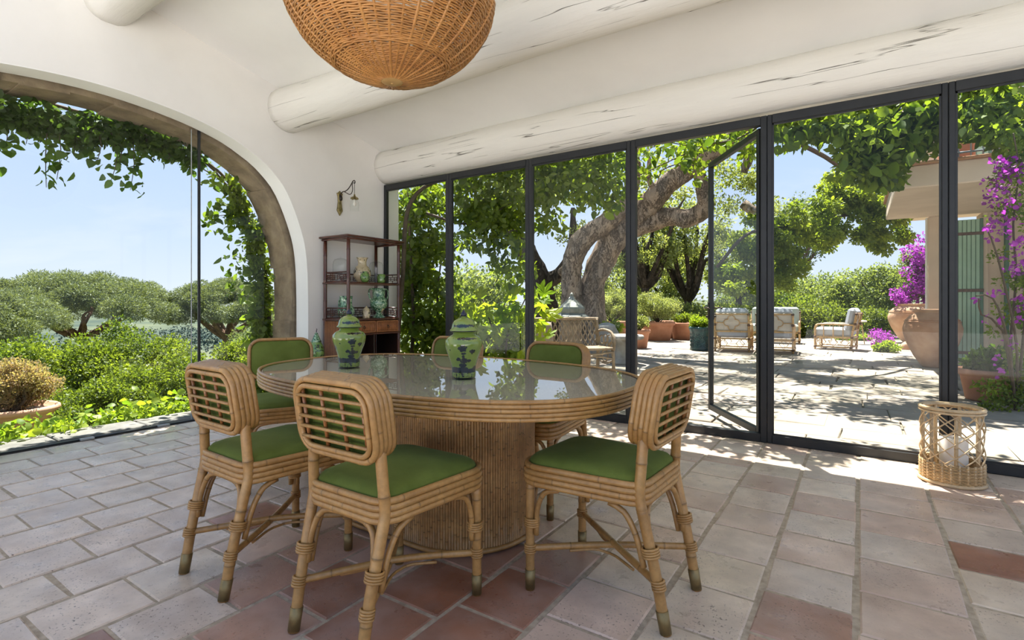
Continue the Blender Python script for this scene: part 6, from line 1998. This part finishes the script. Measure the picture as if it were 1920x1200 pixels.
# ---- bougainvilleas
def bract_blobs(pts, r): return [(tuple(p_ + Vector((random.gauss(0, r), random.gauss(0, r), random.gauss(0, r)))), (.06, .06, .05)) for p_ in pts for _ in range(5)]
base = spot(1855, 742, 5.95); base.z = -.02
round_pot('terracotta pot with leafy plant at the foot of the near bougainvillea', tuple(base), .29, .36, 'terracotta', group='clay pots along the terrace')
shrub('potted_plant', 'dark green leafy plant in the pot under the near bougainvillea', crown((base.x, base.y, .42), (.27, .24, .11), 40, .09, .8, rnd), 1500, .075, M['L_dark'], (base.x, base.y, .3), 8, 'plant')
bg = spot(1905, 770, 5.4); bg.z = -.05
bsp = [[bg, spot(1895, 650, 5.4), spot(1905, 520, 5.4), spot(1900, 420, 5.4), spot(1910, 320, 5.4), spot(1900, 250, 5.3)],
       [bg, spot(1905, 640, 5.3), spot(1870, 480, 5.3), spot(1850, 430, 5.3)],
       [bg, spot(1880, 620, 5.3), spot(1840, 590, 5.3), spot(1835, 560, 5.2)],
       [bg, spot(1890, 640, 5.2), spot(1862, 560, 5.2), spot(1830, 555, 5.2)], [bg, spot(1925, 560, 5.3), spot(1930, 400, 5.3), spot(1925, 300, 5.3)]]
places = [(1905, 310, 26, 26), (1890, 330, 22, 18), (1868, 305, 12, 12), (1870, 360, 14, 12), (1895, 385, 20, 20), (1885, 420, 18, 16), (1850, 430, 6, 8), (1910, 450, 16, 22), (1905, 500, 18, 20), (1830, 560, 5, 6), (1855, 553, 10, 6), (1870, 550, 8, 6),
          (1875, 600, 8, 8), (1905, 600, 12, 8), (1850, 598, 8, 3), (1880, 690, 12, 8), (1870, 670, 8, 5), (1895, 640, 16, 8), (1915, 560, 10, 14)]
lp_ = []
for x_, y_, s_, k in places:
    for _ in range(k): lp_.append(spot(x_ + random.gauss(0, s_ * .55), y_ + random.gauss(0, s_ * .5), 5.3 + random.gauss(0, .1)))
bo = climber('bougainvillea', 'purple flowering bougainvillea climbing at the right picture edge', 'bougainvillea', tuple(bg), [(q_, .014) for q_ in bsp], 'bract', lp_, .044, None, down=.2)
fb = bract_blobs([spot(x_, y_, 5.4) for x_, y_, s_, k in places for _ in range(2)], .07)
foliage('bracts', bract_blobs([spot(x_, y_, 5.4) for x_, y_, s_, k in places if k > 10], .06), 420, .038, M['L_purple'], bo, tuple(bg), 0, .42, hexa=True)
gl_ = [(tuple(spot(random.uniform(1870, 1960), random.uniform(230, 760), 5.5 + random.gauss(0, .12))), (.10, .10, .08)) for _ in range(70)] + [(tuple(spot(random.uniform(1850, 1960), random.uniform(690, 790), 5.4)), (.12, .12, .08)) for _ in range(24)]
foliage('foliage', gl_, 4800, .045, M['L_vine'], bo, tuple(bg), .3)
# far bougainvillea by the urns
base = (1.35, 18.95, -.05)
far_b = thing('bougainvillea', 'tall purple bougainvillea above the farther clay urn', 'bougainvillea', base)
fbl = [(tuple(spot(x_ + random.gauss(0, s_), y_ + random.gauss(0, s_), 14.75 + random.gauss(0, .18))), (.15, .15, .14)) for (x_, y_, s_, k) in ((1728, 480, 12, 9), (1715, 500, 12, 8), (1722, 535, 12, 10), (1705, 555, 12, 10), (1735, 560, 10, 8), (1690, 565, 6, 5), (1740, 510, 8, 8), (1748, 530, 8, 6), (1712, 462, 9, 4)) for _ in range(k)]
foliage('bracts', fbl, 4200, .06, M['L_purple'], far_b, base, 0, .45, hexa=True)
foliage('foliage', crown(spot(1722, 515, 15.0), (.60, .5, 1.0), 50, .16, .9, rnd), 6500, .06, M['L_tree'], far_b, base)
limb(MB(), [(1.35, 18.95, -.1), (1.4, 19.0, .9), (1.35, 18.9, 1.8), (1.3, 18.9, 2.6)], [.05, .04, .03, .015], 7, .1, .15, 5).obj('stem', M['stem'], far_b, origin=base)
shrub('flowering_shrub', 'low pink flowering plant at the foot of the farther urn', crown((.42, 15.4, .22), (.28, .4, .24), 30, .10, .9, rnd), 900, .05, M['L_purple'], (.42, 15.4, -.05), 5)
shrub('bedding_plant', 'lime green bedding plant beside the farther urn', crown((.52, 14.6, .06), (.25, .3, .12), 30, .08, .9, rnd), 1500, .06, M['L_lime'], (.52, 14.6, -.05), 5, 'plant')

# ---- vine over a pergola line across the terrace
base = (.9, 12.0, -.05)
pv = thing('pergola_vine', 'light green vine arching over the terrace lounge', 'vine', base)
arc = [spot(1345, 500, 9.4), spot(1400, 440, 9.8), spot(1470, 425, 10.2), spot(1540, 410, 10.6), spot(1610, 400, 10.8), spot(1680, 380, 11), spot(1730, 370, 11.2)]
limb(MB(), arc, [.03] * 7, 8, .15, .1, 4).obj('stem', M['stem'], pv, origin=base)
limb(MB(), [spot(1395, 270, 8.5), spot(1470, 262, 9), spot(1540, 290, 9.5), spot(1600, 330, 10.2), spot(1660, 360, 11)], [.03, .04, .04, .04, .03], 8, .15, .1, 4).obj('stem', M['stem'], pv, origin=base)
vb = []
for (x_, y_, sx, sy, d_, k) in ((1365, 520, 16, 30, 9.5, 10), (1395, 470, 22, 22, 9.8, 12), (1450, 440, 25, 22, 10.2, 16), (1480, 475, 25, 22, 10.3, 14), (1500, 420, 30, 24, 10.4, 18), (1550, 395, 30, 24, 10.6, 20), (1560, 440, 30, 18, 10.6, 16), (1610, 380, 28, 26, 10.8, 20), (1630, 430, 25, 16, 10.9, 14), (1660, 400, 22, 25, 11, 14), (1475, 520, 14, 18, 10.2, 8), (1580, 350, 18, 16, 10.8, 8), (1640, 455, 18, 10, 11, 6), (1690, 440, 14, 8, 11.4, 5)):
    for _ in range(k): vb.append((tuple(spot(x_ + random.gauss(0, sx * .75), y_ + random.gauss(0, sy * .75), d_ + random.gauss(0, .35))), (.17, .17, .13)))
foliage('foliage', vb, 34000, .075, M['L_pergola'], pv, base, .4, .28, .8, hexa=True)

# ---- broad-leaved vine canopy hanging outside the top of the windows
def clear(p_, ymin):
    """keep a shoot clear of the window wall and the eaves"""
    if p_.y < ymin: p_.y = ymin + random.uniform(0, .15)
    return p_
def canopy(name, label, base, boxes, nleaf, lsize, fol_n, fsize, stems, kind='vine', mat='L_vine', fade=.5):
    lp__ = []; bl_ = []
    tot = sum(b_[-1] for b_ in boxes)
    for (x_, y_, sx, sy, d_, w) in boxes:
        for _ in range(int(nleaf * w / tot) + 1):
            lp__.append(clear(spot(x_ + random.uniform(-sx, sx), y_ + random.uniform(-sy, sy), d_ + random.gauss(0, .18)), 4.86))
        for _ in range(int(8 * w) + 2):
            bl_.append((tuple(clear(spot(x_ + random.uniform(-sx, sx), y_ + random.uniform(-sy, sy) - 8, d_ + .25 + random.gauss(0, .25)), 5.08)), (.16, .16, .11)))
    return climber(name, label, 'vine', base, stems, kind, lp__, lsize, (bl_, fol_n, fsize, M[mat]), down=.9)
canopy('grape_vine', 'broad-leaved vine hanging before the right-hand fixed window and balcony', tuple(spot(1950, 780, 6.3)),
       [(1500, 215, 45, 30, 6.6, 3), (1480, 250, 30, 25, 6.6, 2), (1560, 225, 45, 45, 6.5, 4), (1620, 250, 45, 60, 6.4, 5), (1680, 235, 45, 55, 6.3, 5), (1740, 220, 40, 60, 6.2, 5), (1620, 310, 40, 30, 6.4, 3), (1650, 330, 25, 20, 6.4, 2), (1680, 285, 25, 22, 6.3, 1.2), (1730, 270, 20, 15, 6.2, .6), (1820, 205, 40, 50, 6, 5), (1880, 200, 45, 60, 5.9, 6), (1840, 240, 40, 18, 6, 1.2), (1890, 262, 22, 24, 5.9, 1)],
       290, .17, 7500, .11, [([spot(1960, 760, 6.3), spot(1955, 500, 6.3), spot(1950, 280, 6.3), spot(1850, 190, 6.3)], .03), ([spot(1950, 200, 6.2), spot(1750, 215, 6.4), spot(1560, 225, 6.6), spot(1430, 240, 6.8)], .018)])
canopy('wisteria', 'leafy climber hanging before the windows left of the open door', tuple(spot(760, 690, 6.4)),
       [(900, 325, 60, 25, 6.4, 3), (880, 380, 40, 40, 6.4, 3), (950, 370, 45, 50, 6.4, 4), (900, 430, 40, 40, 6.5, 3), (950, 440, 35, 40, 6.5, 2.5), (1030, 340, 40, 35, 6.4, 3.5), (1020, 400, 25, 40, 6.4, 2), (1090, 320, 45, 25, 6.4, 3), (1115, 365, 45, 35, 6.4, 4), (1130, 300, 40, 20, 6.4, 2.5), (960, 510, 30, 25, 6.6, 1.5), (1170, 330, 10, 40, 6.4, 1)],
       285, .125, 6000, .085, [([spot(740, 690, 6.6), spot(755, 520, 6.6), spot(770, 380, 6.5), spot(850, 330, 6.5), spot(1000, 310, 6.5), spot(1180, 270, 6.7)], .035), ([spot(800, 400, 6.6), spot(880, 420, 6.6), spot(960, 380, 6.5)], .018)])
canopy('wisteria', 'twiggy climber spray over the open doorway', tuple(spot(1420, 235, 6.9)),
       [(1225, 290, 30, 20, 6.7, 1.2), (1270, 270, 35, 15, 6.8, 1.6), (1330, 265, 40, 18, 6.9, 2.5), (1380, 255, 35, 20, 6.9, 3), (1290, 300, 20, 15, 6.8, 1), (1400, 290, 14, 15, 6.9, 1), (1310, 330, 12, 14, 6.8, .5), (1210, 330, 12, 18, 6.7, .5)],
       120, .12, 700, .09, [([spot(1440, 225, 6.9), spot(1380, 262, 6.9), spot(1330, 270, 6.9), spot(1260, 300, 6.8), spot(1195, 330, 6.7)], .014), ([spot(1290, 300, 6.8), spot(1240, 320, 6.8), spot(1232, 345, 6.8), spot(1195, 355, 6.8)], .009), ([spot(1300, 275, 6.8), spot(1235, 268, 6.8), spot(1195, 310, 6.7)], .008)])
# unseen foliage added over the eaves to dapple sun on the threshold
def shade_foliage(parent, base, x0, x1, y0, y1, n, seed, mat):
    r_ = random.Random(seed)
    bl_ = []
    while len(bl_) < n:
        x_, y_ = r_.uniform(x0, x1), r_.uniform(y0, y1)
        if noise.noise(Vector((x_ * 1.1, y_ * 1.1, 3.3))) < -.16: continue
        bl_.append(((x_, y_, 3.06 + (y_ - 4.9) * .20 + r_.uniform(0, .3)), (.17, .17, .09)))
    foliage('foliage', bl_, n * 26, .115, M[mat], parent, base, .4, .33, .8)
vines = [o for o in COL.objects if o.parent is None and o.name.startswith(('grape_vine', 'wisteria'))]
for o in vines:
    if o.name == 'grape_vine': shade_foliage(o, tuple(o.location), -.7, 2.4, 5.12, 6.1, 120, 61, 'L_vine')
    elif o.name == 'wisteria': shade_foliage(o, tuple(o.location), -4.6, -.7, 5.12, 5.9, 120, 62, 'L_vine')
# corner plant behind the cabinet
canopy('corner_climber', 'dense dark climber outside the corner window behind the cabinet', tuple(spot(770, 700, 6.9)),
       [(760, 400, 28, 45, 6.9, 4), (800, 420, 35, 55, 6.9, 5), (770, 490, 35, 45, 6.9, 5), (820, 500, 40, 50, 6.9, 5), (770, 570, 35, 45, 6.9, 5), (830, 590, 40, 50, 6.9, 4), (790, 640, 50, 40, 6.9, 5), (750, 640, 20, 50, 6.9, 2), (800, 370, 40, 20, 6.9, 3), (870, 640, 40, 30, 7, 3)],
       290, .115, 6500, .08, [([spot(770, 700, 7), spot(775, 600, 7), spot(770, 480, 7), spot(765, 360, 7)], .03), ([spot(830, 700, 7), spot(820, 560, 7), spot(835, 440, 7)], .02)], kind='vine', mat='L_vine')
# bright fig by the window
fb_ = spot(955, 735, 7.0); fb_.z = -.1
fl_ = []
for (x_, y_, s_, k) in ((985, 555, 28, 14), (1010, 560, 12, 6), (950, 570, 25, 12), (930, 600, 35, 14), (960, 620, 35, 14), (1005, 590, 12, 6), (910, 560, 25, 8), (890, 600, 25, 10), (1015, 600, 12, 5), (940, 655, 40, 12), (995, 640, 22, 8)):
    for _ in range(k): fl_.append(spot(x_ + random.gauss(0, s_ * .6), y_ + random.gauss(0, s_ * .5), 6.9 + random.gauss(0, .2)))
fg = climber('fig_bush', 'bright lime green fig bush with lobed leaves outside the window', 'fig bush', tuple(fb_), [([fb_, spot(950, 640, 7), spot(985, 560, 7)], .02), ([fb_, spot(930, 640, 7), spot(905, 560, 7)], .02), ([fb_, spot(975, 660, 7), spot(1010, 600, 7)], .015)], 'fig', fl_, .22, None, down=.1)
gb = [(tuple(spot(random.uniform(840, 1010), random.uniform(590, 700), 7.3 + random.gauss(0, .2))), (.16, .16, .12)) for _ in range(60)]
foliage('foliage', gb, 5000, .085, M['L_vine'], fg, tuple(fb_), .1)
